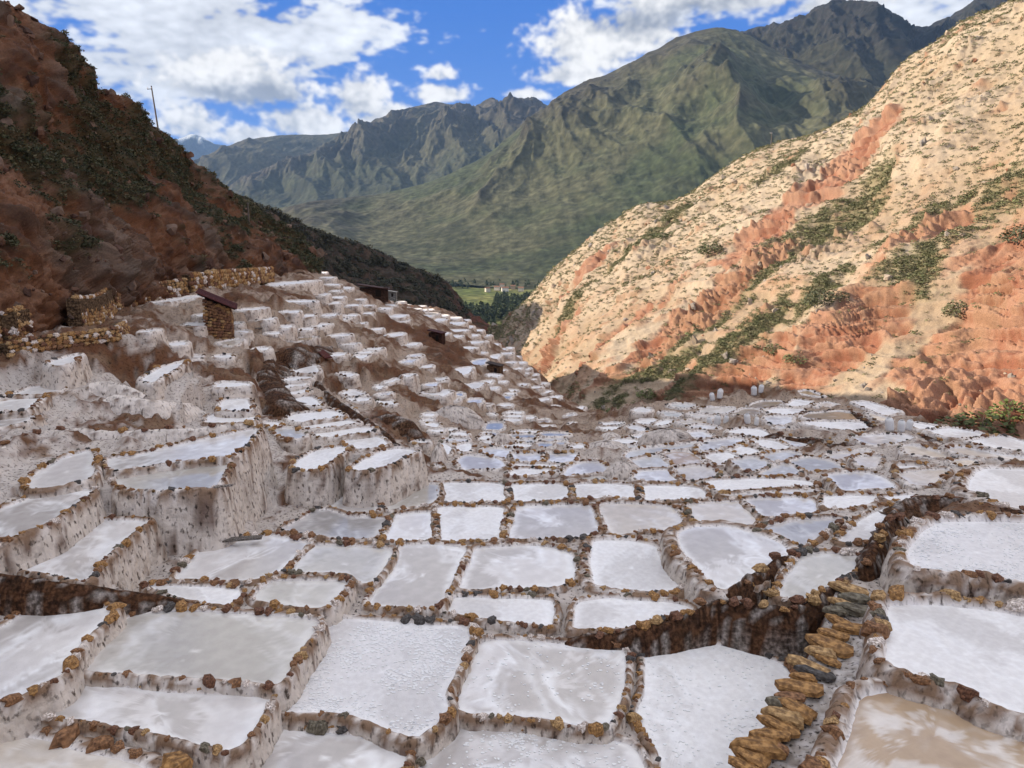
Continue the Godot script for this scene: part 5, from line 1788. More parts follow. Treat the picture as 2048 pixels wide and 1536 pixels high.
func banks() -> void:
	bank("dark earth bank running across behind the lilac pan", [[-60,1138,-7.22], [30,1149,-7.27], [100,1159,-7.34], [170,1170,-7.52], [250,1181,-7.82], [340,1195,-8.12], [430,1211,-8.32]], 0.22, 0.24)
	bank("curving brown bank over the snow-white pan", [[1130,1266,-8.72], [1230,1266,-8.66], [1310,1248,-8.55], [1390,1222,-8.42], [1440,1200,-8.25], [1500,1208,-8.18], [1580,1214,-8.1], [1640,1190,-8.05], [1690,1160,-8.02]], 0.26, 0.30, 1.4)
	bank("serrated dark bank between the oval pan and the grey pool", [[1425,1198,-8.25], [1465,1174,-8.08], [1505,1150,-8.02], [1545,1124,-8.05], [1590,1102,-8.1]], 0.26, 0.40, 0.5)
	bank("dark bank sloping along the left flank of the flaked pan", [[1722,1140,-7.95], [1745,1096,-7.75], [1772,1050,-7.75], [1800,1012,-7.85]], 0.34, 0.5, 0.8)
	bank("broad dark brown mound behind the flaked pan", [[1795,1014,-7.85], [1840,996,-7.8], [1900,993,-7.68], [1960,1003,-7.62], [2010,1016,-7.55], [2090,1030,-7.5]], 0.62, 0.5, 0.5)
	bank("brown bank winding across the knoll", [[1530,864,-10.25], [1580,872,-10.05], [1650,878,-9.95], [1700,868,-9.95], [1760,862,-9.9], [1830,866,-9.7], [1890,884,-9.45], [1950,892,-9.25]], 0.42, 0.4, 0.6)
	bank("heap of brown earth and grass on the knoll", [[1625,900,-9.75], [1665,888,-9.55], [1700,884,-9.55], [1725,890,-9.6]], 0.6, 0.5, 0.8)
	bank("low brown bank along the knoll's brow", [[1690,812,-10.4], [1730,838,-10.2], [1760,854,-10.05], [1790,862,-9.95]], 0.3, 0.35, 0.9)
	bank("brown hump over the kite-shaped pans", [[1290,862,-11.1], [1320,854,-11.1], [1345,854,-11.05]], 0.35, 0.4)
	bank("rust-coloured straight wall of earth in the sunken middle", [[1022,902,-10.05], [1060,903,-10.05], [1120,904,-10.05], [1155,905,-10.1]], 0.22, 0.35, 1.2)
	bank("long flecked salt wall above the streaked pan and the leaf-shaped one", [[-40,916,-6.3], [15,888,-6.3], [70,866,-6.32], [140,858,-6.4], [250,861,-6.5], [400,853,-6.55], [520,844,-6.7]], 0.22, 0.34, 0.7, true)
	bank("crusted white step under the high speckled wall", [[215,800,0,0.4], [260,815,0,0.4], [320,822,0,0.4], [400,826,0,0.4]], 0.35, 0.5, 0.0, true)
	bank("crusted white step at the foot of the brown spur", [[180,775,0,0.4], [230,790,0,0.5], [290,800,0,0.4]], 0.3, 0.5, 0.0, true)
	bank("curved brown bank around five white pans", [[690,703,0,0.2], [640,704,0,0.4], [585,712,0,0.5], [540,730,0,0.55], [528,760,0,0.55], [542,790,0,0.5], [560,812,0,0.45], [578,832,0,0.3]], 1.1, 0.7)
	bank("straight edge of the canal running down to the right", [[632,770,0,0.4], [660,802,0,0.35], [700,830,0,0.35], [745,858,0,0.3], [790,890,0,0.25]], 0.22, 0.3)
	bank("brown bank diving towards the sunken middle", [[740,838,0,0.3], [790,850,0,0.4], [830,866,0,0.4], [858,886,0,0.2]], 0.7, 0.5)

# Fluted salt-encrusted faces that stand between the small steps
func salt_hump(label: String, px: float, py: float, y: float, wide: float, tall: float, deep: float) -> void:
	var at := at_level(px, py, y)
	var o := thing("salt_hump", label, "salt hump", at)
	var nu := 44
	var nv := 14
	var P := PackedVector3Array()
	var C := PackedColorArray()
	for j in nv:
		var v := float(j) / (nv - 1)
		for i in nu:
			var a := TAU * i / nu
			var r := pow(cos(v * PI * 0.5), 0.55)
			var p := Vector3(cos(a) * wide * r, tall * v - 0.4, sin(a) * deep * r)
			var w := p + at
			var fl := n_fine.get_noise_3d(a * 2.4, at.x, w.y * 0.5) * 0.16 + n_big.get_noise_3d(w.x, w.y * 0.6, w.z) * 0.2
			p += Vector3(cos(a), 0.0, sin(a)) * fl * wide
			P.append(p)
			var f := n_fine.get_noise_3d(w.x * 4.0, w.y * 1.5, w.z * 4.0)
			C.append(Color(0.62, 0.57, 0.53).lerp(DARK, sstep(0.12, 0.45, f + 0.4 * fl / 0.16 * 0.3) * 0.7))
	part("crust", grid_mesh(P, C, nu, nv, true), M.wall, o)

func slab_path() -> void:
	# the bed of the path between the snow-white pan and the rust-stained one
	var left := [[1672, 1182, -8.08], [1652, 1240, -8.12], [1625, 1300, -8.2], [1592, 1360, -8.32], [1560, 1430, -8.45], [1520, 1500, -8.55], [1478, 1570, -8.6], [1450, 1620, -8.6]]
	var right := [[1752, 1190, -8.02], [1742, 1250, -8.08], [1725, 1320, -8.15], [1700, 1390, -8.25], [1672, 1460, -8.35], [1640, 1530, -8.42], [1610, 1590, -8.5], [1590, 1640, -8.5]]
	var nv := 60
	var nu := 16
	var P := PackedVector3Array()
	var C := PackedColorArray()
	for j in nv:
		var f := float(j) / (nv - 1) * (left.size() - 1)
		var s := mini(int(f), left.size() - 2)
		var a := at_level(left[s][0], left[s][1], left[s][2]).lerp(at_level(left[s + 1][0], left[s + 1][1], left[s + 1][2]), f - s)
		var b := at_level(right[s][0], right[s][1], right[s][2]).lerp(at_level(right[s + 1][0], right[s + 1][1], right[s + 1][2]), f - s)
		for i in nu:
			var u := float(i - 3) / (nu - 4)
			var p := a.lerp(b, maxf(u, 0.0))
			var n := n_big.get_noise_2d(p.x * 1.6, p.z * 1.6)
			var g := n_fine.get_noise_2d(p.x * 4.0, p.z * 4.0)
			p.y += n * 0.05 + g * 0.03 - 0.07 * sin(clampf(u, 0.0, 1.0) * PI)
			if i < 3:
				p += (a - b).normalized() * (0.10 * (3 - i)) + Vector3(0, [-1.2, -0.6, -0.22][i], 0)
				p += Vector3(n, 0.3 * g, g) * 0.12
			P.append(p)
			var c := Color(0.40, 0.37, 0.345).lerp(Color(0.22, 0.19, 0.165), sstep(-0.2, 0.35, n + g * 0.5))
			c = c.lerp(Color(0.68, 0.66, 0.66), sstep(0.0, 0.4, g + 0.3 * sstep(0.5, 1.0, u)) * 0.75)
			if i < 3:
				c = Color(0.10, 0.046, 0.024).lerp(Color(0.45, 0.4, 0.37), sstep(0.05, 0.35, g))
			C.append(c)
	var path := struct("stone_path", grid_mesh(P, C, nu, nv), M.ground, "salt-dusted path edged with big ochre slabs between the pans")
	# the slabs that lie across its left edge, each lifted out of the bed
	var slabs := [[1690,1178,.62,.2],[1702,1196,.56,0],[1676,1206,.5,0],[1664,1222,.42,6],[1712,1222,.75,6],[1676,1246,.5,4],[1696,1258,.62,0],[1664,1270,.6,1],[1650,1290,.72,0],[1636,1306,.66,2],[1650,1322,.4,4],[1612,1334,.6,1],[1600,1356,.5,0],[1622,1346,.56,1],[1596,1376,.62,0],[1572,1394,.4,6],[1562,1408,.46,1],[1584,1420,.72,1],[1560,1434,.66,0],[1548,1452,.6,0],[1532,1470,.52,1],[1540,1492,.5,6],[1508,1496,.7,0],[1494,1516,.56,1],[1482,1534,.5,6]]
	var plates := []
	for v in 5:
		var T := PackedVector3Array()
		var rim := []
		for a in 8:
			var q := TAU * a / 8.0
			var e := Vector2(cos(q), sin(q))
			e /= pow(pow(absf(e.x), 4.0) + pow(absf(e.y), 4.0), 0.25)
			rim.append(e * Vector2(0.5, 0.23) * rng.randf_range(0.72, 1.12))
		var hi := rng.randf_range(0.09, 0.15)
		for a in 8:
			var b := (a + 1) % 8
			var p0 := Vector3(rim[a].x, -0.12, rim[a].y)
			var p1 := Vector3(rim[b].x, -0.12, rim[b].y)
			var q0 := Vector3(rim[a].x * 0.98, hi * (0.5 + 0.3 * sin(a * 1.7 + v)), rim[a].y * 0.98)
			var q1 := Vector3(rim[b].x * 0.98, hi * (0.5 + 0.3 * sin(b * 1.7 + v)), rim[b].y * 0.98)
			var r0 := Vector3(q0.x * 0.72, hi * (0.95 + 0.25 * sin(a * 2.3 + v)), q0.z * 0.68)
			var r1 := Vector3(q1.x * 0.72, hi * (0.95 + 0.25 * sin(b * 2.3 + v)), q1.z * 0.68)
			T.append_array([p0, q1, p1, p0, q0, q1, q0, r1, q1, q0, r0, r1, r0, Vector3(0, hi * 1.1, 0), r1])
		plates.append(tri_mesh(T))
	for s in slabs:
		var p: Vector3 = at_level(s[0], s[1], 0.0 - lerpf(8.0, 8.5, (s[1] - 1180) / 350.0))
		var size: float = s[2] * rng.randf_range(0.85, 1.2)
		var o := part("slab", plates[rng.randi() % 5], M.stones[2 if s[0] == 1622 else [0, 6, 0, 1, 6, 0, 3][rng.randi() % 7]], path)
		o.transform = Transform3D(Basis(Vector3.UP, deg_to_rad(-28 + rng.randf_range(-24, 24))) * Basis(Vector3.FORWARD, rng.randf_range(-0.08, 0.22)).scaled(Vector3(size * 1.15, size * 0.75, size * rng.randf_range(0.9, 1.3))), p + Vector3(0.06, 0.02, 0))

func dry_wall(label: String, line: Array, tall: float, stone: float) -> void:
	var pts := []
	for q in line:
		pts.append(on_ground(q[0], q[1]))
	var o := thing("dry_stone_wall", label, "stone wall", pts[0])
	var count := 0
	# a core of earth behind the faced stones
	var P := PackedVector3Array()
	for k in pts.size() - 1:
		var a: Vector3 = pts[k]
		var b: Vector3 = pts[k + 1]
		var dir := (b - a)
		var flat := Vector3(dir.x, 0, dir.z)
		var turn := Basis(flat.normalized(), Vector3.UP, flat.normalized().cross(Vector3.UP))
		var back := turn.z if turn.z.dot(a) > 0.0 else -turn.z
		var q := []
		for e in [a - dir * 0.02, b + dir * 0.02]:
			for w in [back * 0.06, back * 0.6]:
				for h in [-0.4, tall * 0.96]:
					q.append(e + w + Vector3(0, h, 0) - pts[0])
		for f in [[0, 1, 5, 4], [2, 6, 7, 3], [1, 3, 7, 5], [0, 2, 3, 1], [4, 5, 7, 6]]:
			P.append_array([q[f[0]], q[f[2]], q[f[1]], q[f[0]], q[f[3]], q[f[2]]])
		var rows := int(ceil(tall / (stone * 0.62)))
		for r in rows:
			var x := rng.randf() * stone
			while x < flat.length() and count < 290:
				var s := stone * rng.randf_range(0.75, 1.35)
				var c := a + dir * (x / flat.length()) + Vector3(0, (r + 0.45) * stone * 0.62, 0) + back * (0.04 * r)
				var st := part("stone", rocks[rng.randi() % rocks.size()], M.stones[[0, 1, 6, 5, 0, 6, 4][rng.randi() % 7]], o)
				st.transform = Transform3D(turn.rotated(Vector3.UP, rng.randf_range(-0.25, 0.25)).scaled(Vector3(s, s * 1.25, s * 0.9)), c - pts[0])
				x += s * 0.95
				count += 1
	var col := PackedColorArray()
	col.resize(P.size())
	col.fill(Color(0.20, 0.13, 0.075))
	part("core", tri_mesh(P, col), M.bank, o)

func walls() -> void:
	dry_wall("rough stone retaining wall at the left edge under the path", [[-30,698], [10,690], [40,682], [68,672]], 1.15, 0.26)
	dry_wall("ochre stone wall stepping up beside the salty path", [[70,648], [120,634], [165,624], [205,618]], 0.85, 0.24)
	dry_wall("high bulging stone wall at the path's bend", [[168,652], [200,648], [222,636], [232,622]], 1.25, 0.24)
	dry_wall("long stone wall above the brine sheets near the hut", [[236,622], [280,608], [330,598], [378,590]], 1.0, 0.3)
	dry_wall("far stone wall along the top of the terraces", [[384,586], [440,577], [500,569], [548,563]], 1.25, 0.42)
	dry_wall("lower stone facing under the bend of the path", [[258,664], [240,680], [180,690], [90,700], [20,716]], 0.5, 0.24)

func lathe(profile: Array, sides: int) -> ArrayMesh:
	var P := PackedVector3Array()
	for q in profile:
		for i in sides:
			var a := TAU * i / sides
			P.append(Vector3(cos(a) * q[0], q[1], sin(a) * q[0]))
	return grid_mesh(P, PackedColorArray(), sides, profile.size(), true)

func sack(px: float, py: float, lift: float, label: String, lean := 0.0, size := 1.0, aside := Vector3.ZERO) -> void:
	var at := on_ground(px, py) + aside
	at.y = ground_height(at.x, at.z) + lift
	var o := thing("salt_sack", label, "sack", at, "white sacks of salt on the knoll")
	var P := PackedVector3Array()
	var C := PackedColorArray()
	var prof := [[0.01, 0.0], [0.19, 0.01], [0.235, 0.08], [0.25, 0.22], [0.245, 0.42], [0.25, 0.56], [0.24, 0.68], [0.20, 0.76], [0.13, 0.81], [0.10, 0.83], [0.11, 0.86], [0.02, 0.87]]
	var sides := 16
	for q in prof:
		for i in sides:
			var a := TAU * i / sides
			var k := 1.0 + 0.10 * n_big.get_noise_3d(cos(a) * 0.9 + px, q[1] * 2.0, sin(a) * 0.9)
			var squash := 0.72 if q[1] < 0.7 else 0.45
			P.append(Vector3(cos(a) * q[0] * k, q[1], sin(a) * q[0] * k * squash) * size * 0.66)
			C.append(Color(0.92, 0.92, 0.91))
	var b := part("bag", grid_mesh(P, C, sides, prof.size(), true), M.sack, o)
	var T := PackedVector3Array()
	box_tris(T, Transform3D(Basis(), Vector3(0, 0.546, 0) * size), Vector3(0.127, 0.016, 0.08) * size)
	part("tie", tri_mesh(T), M.stones[3], o)
	o.rotation = Vector3(0, rng.randf_range(-0.5, 0.5), lean)

func sacks() -> void:
	sack(1432, 800, 0.0, "white sack slumped on the knoll's left shoulder, left of a pair", 0.22, 0.95, Vector3(-0.2, 0, 0))
	sack(1432, 800, 0.0, "white sack upright on the knoll's left shoulder, right of a pair", -0.06, 1.15, Vector3(0.2, 0, 0.05))
	sack(1514, 790, 0.0, "white sack left of the pair standing highest on the skyline", 0.07, 1.12, Vector3(-0.19, 0, 0))
	sack(1514, 790, 0.0, "white sack right of the pair standing highest on the skyline", -0.09, 1.0, Vector3(0.2, 0, 0.05))
	sack(1435, 852, 0.0, "grey-white sack, left of three behind the pale pan", 0.12, 0.9, Vector3(-0.42, 0, 0.0))
	sack(1435, 852, 0.0, "grey-white sack, middle of three behind the pale pan", -0.04, 1.1, Vector3(0, 0, -0.1))
	sack(1435, 852, 0.0, "grey-white sack, right of three behind the pale pan", -0.14, 0.85, Vector3(0.4, 0, 0.08))
	sack(1503, 850, 0.0, "white sack beside the bulging salt wall, left of two", 0.12, 1.0, Vector3(-0.21, 0, 0))
	sack(1503, 850, 0.0, "white sack beside the bulging salt wall, right of two", -0.12, 0.86, Vector3(0.22, 0, 0.06))
	sack(1799, 862, 0.0, "bulky white sack, left of three on the brown bank", 0.18, 1.2, Vector3(-0.44, 0, 0))
	sack(1799, 862, 0.0, "white sack, middle of three on the brown bank", 0.03, 1.05, Vector3(0.0, 0, 0.15))
	sack(1799, 862, 0.0, "white sack, right of three on the brown bank", -0.16, 0.95, Vector3(0.42, 0, -0.05))

func hut() -> void:
	# stone hut whose back leans into the terrace; its mono-pitch roof is of red sheets
	var at := on_ground(440, 664)
	var r := at.length()
	var k := r / FOCAL                     # metres to a pixel there
	var o := thing("stone_hut", "narrow rough stone hut with a sloping dark red roof", "hut", at - Vector3(0, 0.3, 0))
	o.rotation.y = 0.32
	var w := 46 * k
	var tall := 62 * k
	var deep := 2.4
	var P := PackedVector3Array()
	# walls battered inwards, higher at the left
	var f := []
	for s in [[-0.50, 0.0, 0.5], [0.50, 0.0, 0.5], [0.50, 0.0, -0.5], [-0.50, 0.0, -0.5], [-0.44, 1.22, 0.44], [0.40, 0.92, 0.44], [0.40, 0.92, -0.44], [-0.44, 1.22, -0.44]]:
		f.append(Vector3(s[0] * w, s[1] * tall, s[2] * deep))
	for q in [[0, 1, 5, 4], [1, 2, 6, 5], [2, 3, 7, 6], [3, 0, 4, 7], [4, 5, 6, 7]]:
		P.append_array([f[q[0]], f[q[2]], f[q[1]], f[q[0]], f[q[3]], f[q[2]]])
	var C := PackedColorArray()
	C.resize(P.size())
	C.fill(Color(0.10, 0.065, 0.04))
	var body := part("wall", tri_mesh(P, C), M.bank, o)
	var placed := 0
	for side in 2:
		for row in 12:
			var v := (row + 0.5) / 12.0
			var x := 0.02
			while x < 1.0 and placed < 240:
				var a: Vector3
				var b: Vector3
				if side == 0:
					a = f[0].lerp(f[4], v)
					b = f[1].lerp(f[5], v)
				else:
					a = f[1].lerp(f[5], v)
					b = f[2].lerp(f[6], v)
				var s := rng.randf_range(0.2, 0.34)
				var st := part("stone", rocks[rng.randi() % rocks.size()], M.stones[[0, 1, 5, 6, 1, 5][rng.randi() % 6]], body)
				st.transform = Transform3D((Basis() if side == 0 else Basis(Vector3.UP, PI / 2)).scaled(Vector3(s, s, s * 0.7)), a.lerp(b, x))
				x += s * 0.85 / a.distance_to(b)
				placed += 1
	# roof: three sheets side by side on two rafters
	var tilt := atan2(0.30 * tall, 0.84 * w)
	for n in 4:
		var T := PackedVector3Array()
		for c in 7:
			box_tris(T, Transform3D(Basis(), Vector3(0, 0.02 * (c % 2), (c - 3) * 0.105)), Vector3(w * 1.62, 0.03, 0.104))
		var RC := PackedColorArray()
		RC.resize(T.size())
		RC.fill(Color(0.135, 0.028, 0.026) * rng.randf_range(0.8, 1.15))
		var sheet := part("roof", tri_mesh(T, RC), M.red_roof, o, Vector3(0.0 * w, tall * 1.10 + 0.12, (n - 1.5) * 0.72))
		sheet.rotation.z = -tilt
	for n in 2:
		var T := PackedVector3Array()
		box_tris(T, Transform3D(), Vector3(w * 1.5, 0.09, 0.09))
		var RC := PackedColorArray()
		RC.resize(T.size())
		RC.fill(Color(0.05, 0.035, 0.025))
		var raf := part("rafter", tri_mesh(T, RC), M.wood, o, Vector3(0, tall * 1.10 + 0.05, (n * 2 - 1) * deep * 0.46))
		raf.rotation.z = -tilt

func shed(label: String, px: float, py: float, w: float, h: float, wall: Color, roof: Color, turn: float) -> void:
	var at := hit(px, py)
	var o := thing("shed", label, "shed", at)
	o.rotation.y = turn
	var P := PackedVector3Array()
	box_tris(P, Transform3D(Basis(), Vector3(0, h * 0.5 - 0.3, 0)), Vector3(w, h + 0.6, w * 0.5))
	var C := PackedColorArray()
	C.resize(P.size())
	C.fill(wall)
	part("wall", tri_mesh(P, C), M.bank, o)
	P = PackedVector3Array()
	box_tris(P, Transform3D(Basis(Vector3.BACK, -0.16), Vector3(0, h + 0.12, 0)), Vector3(w * 1.15, 0.08, w * 0.66))
	C.resize(P.size())
	C.fill(roof)
	part("roof", tri_mesh(P, C), M.red_roof, o)
	P = PackedVector3Array()
	box_tris(P, Transform3D(Basis(), Vector3(w * 0.15, h * 0.38, w * 0.25)), Vector3(w * 0.2, h * 0.75, 0.06))
	C.resize(P.size())
	C.fill(Color(0.03, 0.022, 0.016))
	part("door", tri_mesh(P, C), M.wood, o)

func pole(label: String, at: Vector3, tall: float, lean: float, arms: int) -> void:
	var o := thing("utility_pole", label, "utility pole", at)
	o.rotation.z = lean
	part("shaft", lathe([[0.12, -1.5], [0.11, 0.0], [0.07, tall], [0.0, tall + 0.01]], 8), M.pole, o)
	for k in arms:
		var P := PackedVector3Array()
		box_tris(P, Transform3D(), Vector3(0.5, 0.06, 0.06))
		var a := part("crossarm", tri_mesh(P), M.pole, o, Vector3(-0.2, tall - 0.35 - k * 0.45, 0.12))
		for s in [-0.2, 0.2]:
			part("insulator", lathe([[0.0, 0.05], [0.05, 0.06], [0.06, 0.14], [0.03, 0.2], [0.0, 0.21]], 6), M.white, a, Vector3(s, 0, 0))

func plank(label: String, a: Vector3, b: Vector3, w: float, c: Color) -> void:
	var mid := (a + b) * 0.5
	var P := PackedVector3Array()
	var x := (b - a).normalized()
	var z := x.cross(Vector3.UP).normalized()
	box_tris(P, Transform3D(Basis(x, z.cross(x), z), Vector3.ZERO), Vector3(a.distance_to(b), 0.05, w))
	var C := PackedColorArray()
	C.resize(P.size())
	C.fill(c)
	var o := MeshInstance3D.new()
	o.name = numbered("plank")
	o.mesh = tri_mesh(P, C)
	o.material_override = M.wood
	add_child(o)
	o.position = mid
	o.set_meta("label", label)
	o.set_meta("category", "plank")

func near_net(g: Dictionary, px: float, py: float) -> Vector3:
	var best := 1e9
	var at := Vector3.ZERO
	var P: PackedVector3Array = g.P
	for k in range(0, P.size()):
		if g.UV[k].y > 0.92:
			continue
		var q := photo(P[k])
		var d := absf(q.x - px) + absf(q.y - py)
		if d < best:
			best = d
			at = P[k]
	return at

func bush(label: String, at: Vector3, wide: float, tall: float, c: Color, seed_: int) -> void:
	var o := thing("bush", label, "bush", at - Vector3(0, tall * 0.08, 0))
	var m := shrub_mesh(seed_, 420, 0.75, 0.055)
	var src := m.surface_get_arrays(0)
	var cols: PackedColorArray = src[Mesh.ARRAY_COLOR]
	for k in cols.size():
		cols[k] = cols[k] * c * 1.35
	var f := part("foliage", tri_mesh(src[Mesh.ARRAY_VERTEX], cols), M.leaf, o)
	f.scale = Vector3(wide * 1.15, tall * 1.05, wide * 1.15)
	for s in 4:
		var st := part("stem", lathe([[0.05, -0.3], [0.04, 0.3], [0.015, tall * 0.7]], 5), M.pole, o, Vector3(rng.randf_range(-0.15, 0.15) * wide, 0, rng.randf_range(-0.15, 0.15) * wide))
		st.rotation = Vector3(rng.randf_range(-0.4, 0.4), 0, rng.randf_range(-0.4, 0.4))

func plants() -> void:
	for b in [["big dark round bush alone on the red hillside", 1640, 606, 3.2, 2.6, Color(0.060, 0.066, 0.034)], ["grey-green bush right of the big round one", 1676, 598, 2.4, 1.6, Color(0.085, 0.085, 0.05)],
			["broad dark bush in the shade at the foot of the red cliff", 1950, 868, 5.0, 2.4, Color(0.055, 0.068, 0.022)], ["bright green bush beside the pale fan of gravel", 2022, 840, 3.0, 2.2, Color(0.085, 0.11, 0.03)],
			["bush on the ledge under the red overhang", 1912, 632, 2.4, 2.2, Color(0.10, 0.10, 0.05)], ["dark bush high on the right edge of the red hillside", 2035, 478, 3.0, 2.4, Color(0.075, 0.08, 0.045)],
			["small bush near the foot of the sunlit hillside", 1548, 705, 2.2, 1.5, Color(0.095, 0.10, 0.05)], ["pair-forming bush left of the shaded cliff", 1590, 722, 2.4, 1.4, Color(0.09, 0.105, 0.045)],
			["green bush at the ravine's mouth below the red cliff", 1229, 828, 2.0, 1.1, Color(0.075, 0.10, 0.025)], ["bush clinging to the red gully left of centre", 1295, 792, 2.6, 1.2, Color(0.08, 0.105, 0.03)], ["dark bush in the scrub band under the tan outcrop", 1420, 505, 4.0, 2.6, Color(0.075, 0.085, 0.04)], ["low bush in the pale saddle of the hillside", 1330, 475, 5.0, 1.8, Color(0.055, 0.07, 0.025)]]:
		bush(b[0], near_net(keep, b[1], b[2]), b[3], b[4], b[5], int(b[1]))

func trees() -> void:
	# a far mass of eucalyptus on the valley floor, and the single trees that stand out in front
	var crown := PackedVector3Array()
	var cc := PackedColorArray()
	var r := RandomNumberGenerator.new()
	r.seed = 77
	for k in 150:
		var v := r.randf()
		var rad := 0.20 * sin(PI * clampf(v * 0.9 + 0.1, 0, 1)) * sqrt(r.randf())
		var a := r.randf() * TAU
		var c := Vector3(cos(a) * rad, 0.2 + 0.8 * v, sin(a) * rad)
		var ax := Vector3(r.randf_range(-1, 1), r.randf_range(-1, 1), r.randf_range(-1, 1)).normalized() * 0.07
		var bx := ax.cross(Vector3(r.randf_range(-1, 1), r.randf_range(-1, 1), r.randf_range(-1, 1))).normalized() * 0.05
		crown.append_array([c - ax, c + bx, c + ax, c - ax, c + ax, c - bx])
		var t := r.randf_range(0.6, 1.4)
		for q in 6:
			cc.append(Color(t, t, t))
	var mesh := tri_mesh(crown, cc)
	var trunk := lathe([[0.022, -0.05], [0.016, 0.3], [0.006, 0.9]], 5)
	var mm := MultiMesh.new()
	mm.transform_format = MultiMesh.TRANSFORM_3D
	mm.use_colors = true
	mm.mesh = mesh
	var spots := []
	for k in 1500:
		var px := rng.randf_range(880, 1085)
		var py := rng.randf_range(556, 662)
		if py > 578 and py < (622.0 if px < 990 else 600.0):
			continue
		if py > 566 and py < 580 and rng.randf() < 0.6:
			continue
		if py > 640 and rng.randf() < 0.8:
			continue
		var p := at_level(px, py, -104.0)
		if p.length() < 700.0 or p.length() > 1300.0:
			continue
		spots.append(p)
	mm.instance_count = spots.size()
	for i in spots.size():
		var s := rng.randf_range(7.0, 14.0)
		mm.set_instance_transform(i, Transform3D(Basis(Vector3.UP, rng.randf() * TAU).scaled(Vector3(s * 1.2, s, s * 1.2)), spots[i] - Vector3(0, 1, 0)))
		mm.set_instance_color(i, Color(0.034, 0.050, 0.020).lerp(Color(0.07, 0.095, 0.035), rng.randf()))
	var o := MultiMeshInstance3D.new()
	o.name = "valley_forest"
	o.multimesh = mm
	o.material_override = M.leaf
	add_child(o)
	o.set_meta("kind", "stuff")
	o.set_meta("label", "dark eucalyptus woods massed on the valley floor in the gap")
	o.set_meta("category", "forest")
	var cols := PackedColorArray()
	for c in cc:
		cols.append(c * Color(0.034, 0.048, 0.018))
	var tm := tri_mesh(crown, cols)
	var labels := ["tall dark tree left in the front of the valley woods", "slim tree second in the front of the valley woods", "tall tree in the middle front of the valley woods", "slender tree right in the front of the valley woods", "short tree at the field's near edge in the gap"]
	var spot := [[962, 640, 20.0], [984, 645, 17.0], [1008, 640, 21.0], [1030, 636, 18.0], [940, 632, 13.0]]
	for k in 5:
		var t := thing("eucalyptus_tree", labels[k], "tree", at_level(spot[k][0], spot[k][1], -104.0), "single trees before the valley woods")
		var s: float = spot[k][2]
		part("crown", tm, M.leaf, t).scale = Vector3(s * 1.1, s, s * 1.1)
		part("trunk", trunk, M.pole, t).scale = Vector3(s, s, s)
	var hl := ["pale house at the left of the valley village", "cream house second from left in the valley village", "white house in the middle of the valley village", "tan house right of the white one in the village", "pale house at the right end of the valley village", "small white house behind the others in the village"]
	var hs := [[975, 583, 7.0], [994, 580, 8.0], [1010, 582, 10.0], [1026, 578, 7.0], [1042, 582, 8.0], [1004, 575, 7.0]]
	for k in 6:
		var at := at_level(hs[k][0], hs[k][1], -103.0)
		var h := thing("village_house", hl[k], "house", at, "houses of the valley village")
		h.rotation.y = rng.randf_range(-0.5, 0.5)
		var s: float = hs[k][2]
		var P := PackedVector3Array()
		box_tris(P, Transform3D(Basis(), Vector3(0, 2.2, 0)), Vector3(s, 5.4, s * 0.7))
		var C := PackedColorArray()
		C.resize(P.size())
		C.fill([Color(0.6, 0.55, 0.45), Color(0.66, 0.6, 0.5), Color(0.75, 0.72, 0.66), Color(0.45, 0.34, 0.24)][k % 4])
		part("wall", tri_mesh(P, C), M.wall, h)
		P = PackedVector3Array()
		for e in [1.0, -1.0]:
			box_tris(P, Transform3D(Basis(Vector3.RIGHT, e * 0.42), Vector3(0, 5.55, e * s * 0.19)), Vector3(s * 1.1, 0.25, s * 0.46))
		C.resize(P.size())
		C.fill(Color(0.25, 0.14, 0.09))
		part("roof", tri_mesh(P, C), M.wall, h)

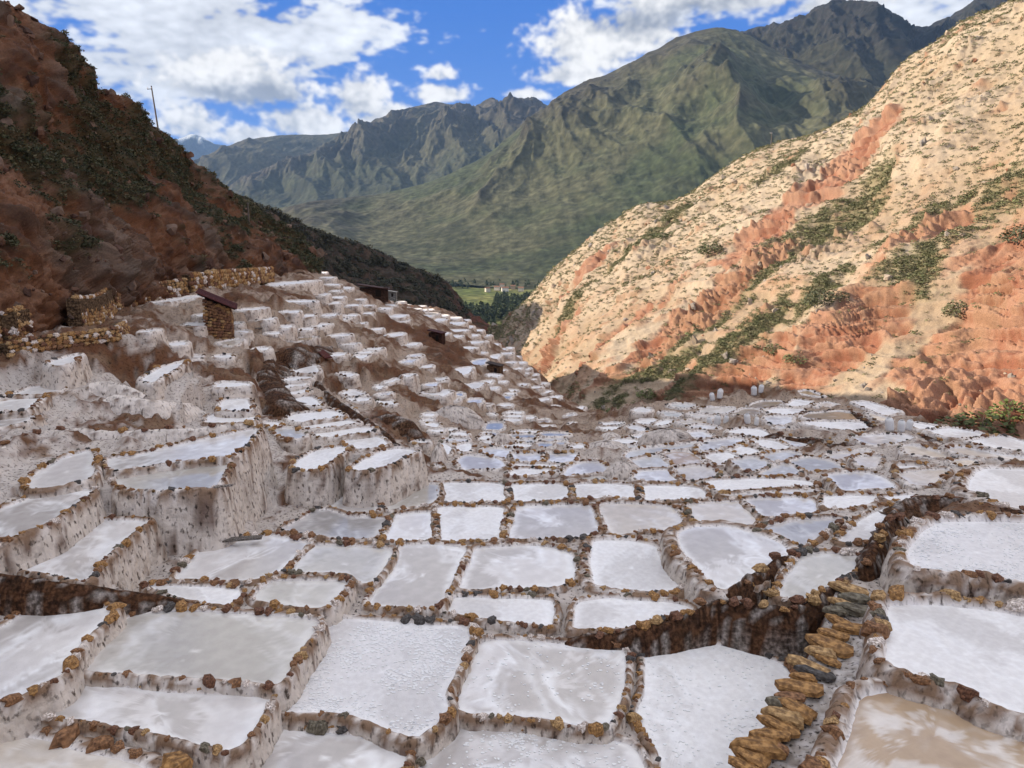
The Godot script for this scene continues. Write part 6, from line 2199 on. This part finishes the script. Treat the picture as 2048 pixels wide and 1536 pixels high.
func things() -> void:
	banks()
	slab_path()
	walls()
	hut()
	sacks()
	salt_hump("ribbed white salt hump in the middle of the knoll", 1335, 884, -10.6, 1.5, 1.1, 0.8)
	salt_hump("layered salt bank at the knoll's near left corner", 1212, 905, -10.9, 1.5, 1.0, 1.1)
	salt_hump("folded salt bank falling to the half-moon pan", 1246, 945, -9.95, 0.9, 0.9, 0.8)
	salt_hump("yellowish heap of harvested salt by a white pan", 1222, 876, -11.3, 0.8, 0.7, 0.8)
	salt_hump("fluted salt cliff over the sky-mirroring pan", 905, 848, -11.2, 1.7, 1.5, 0.9)
	salt_hump("pale sandy mound among small pans", 1005, 882, -10.8, 0.7, 0.8, 0.6)
	salt_hump("crusted fin right of the sheer wall", 878, 915, -9.9, 0.4, 1.0, 0.9)
	salt_hump("crusted boulder at the foot of the bluish pan", 1590, 853, -10.5, 0.8, 0.6, 0.7)
	plank("weathered plank lying at the far edge of a grey-lilac pan", at_level(424, 1082, -8.42), at_level(524, 1074, -8.40), 0.22, Color(0.26, 0.235, 0.21))
	plank("thin pale board across the corner of the tallest wall", at_level(428, 974, -6.8), at_level(466, 970, -6.75), 0.08, Color(0.5, 0.45, 0.4))
	plank("rusty red sheet leaning on the brown bank", hit(636, 706) + Vector3(0, 0.3, 0), hit(658, 733) + Vector3(0, 0.5, 0), 0.45, Color(0.15, 0.035, 0.02))
	plank("wooden beam lying between two white walls near the hut", hit(512, 663) + Vector3(0, 0.2, 0), hit(552, 662) + Vector3(0, 0.2, 0), 0.14, Color(0.3, 0.26, 0.22))
	shed("low dark shed with a rusty roof at the top of the cascade", 748, 592, 3.0, 0.9, Color(0.10, 0.055, 0.04), Color(0.10, 0.04, 0.03), 0.2)
	shed("little orange-walled shed beside the low dark one", 768, 595, 1.1, 0.8, Color(0.30, 0.09, 0.035), Color(0.12, 0.06, 0.04), 0.1)
	shed("grey tin shed right of the orange one", 783, 593, 1.6, 0.7, Color(0.30, 0.31, 0.31), Color(0.36, 0.37, 0.37), -0.1)
	shed("dark red-roofed shed on the brown slope", 874, 682, 1.4, 0.8, Color(0.10, 0.05, 0.035), Color(0.11, 0.035, 0.03), -0.4)
	shed("brown shed with a flat roof amid the crowded steps", 990, 748, 1.3, 0.8, Color(0.22, 0.13, 0.075), Color(0.08, 0.055, 0.045), -0.4)
	pole("tall bare utility pole against the clouds above the hillside", at_dist(320, 282, 99), 5.9, 0.07, 1)
	pole("thin pole halfway down the hillside", at_dist(500, 472, 86), 3.4, 0.0, 0)
	pole("short pole at the end of the hillside", at_dist(641, 536, 104), 2.2, 0.02, 0)
	pole("tiny mast on the crest of the sunlit hillside", at_dist(1542, 290, 205), 3.0, 0.0, 1)
	trees()
	plants()
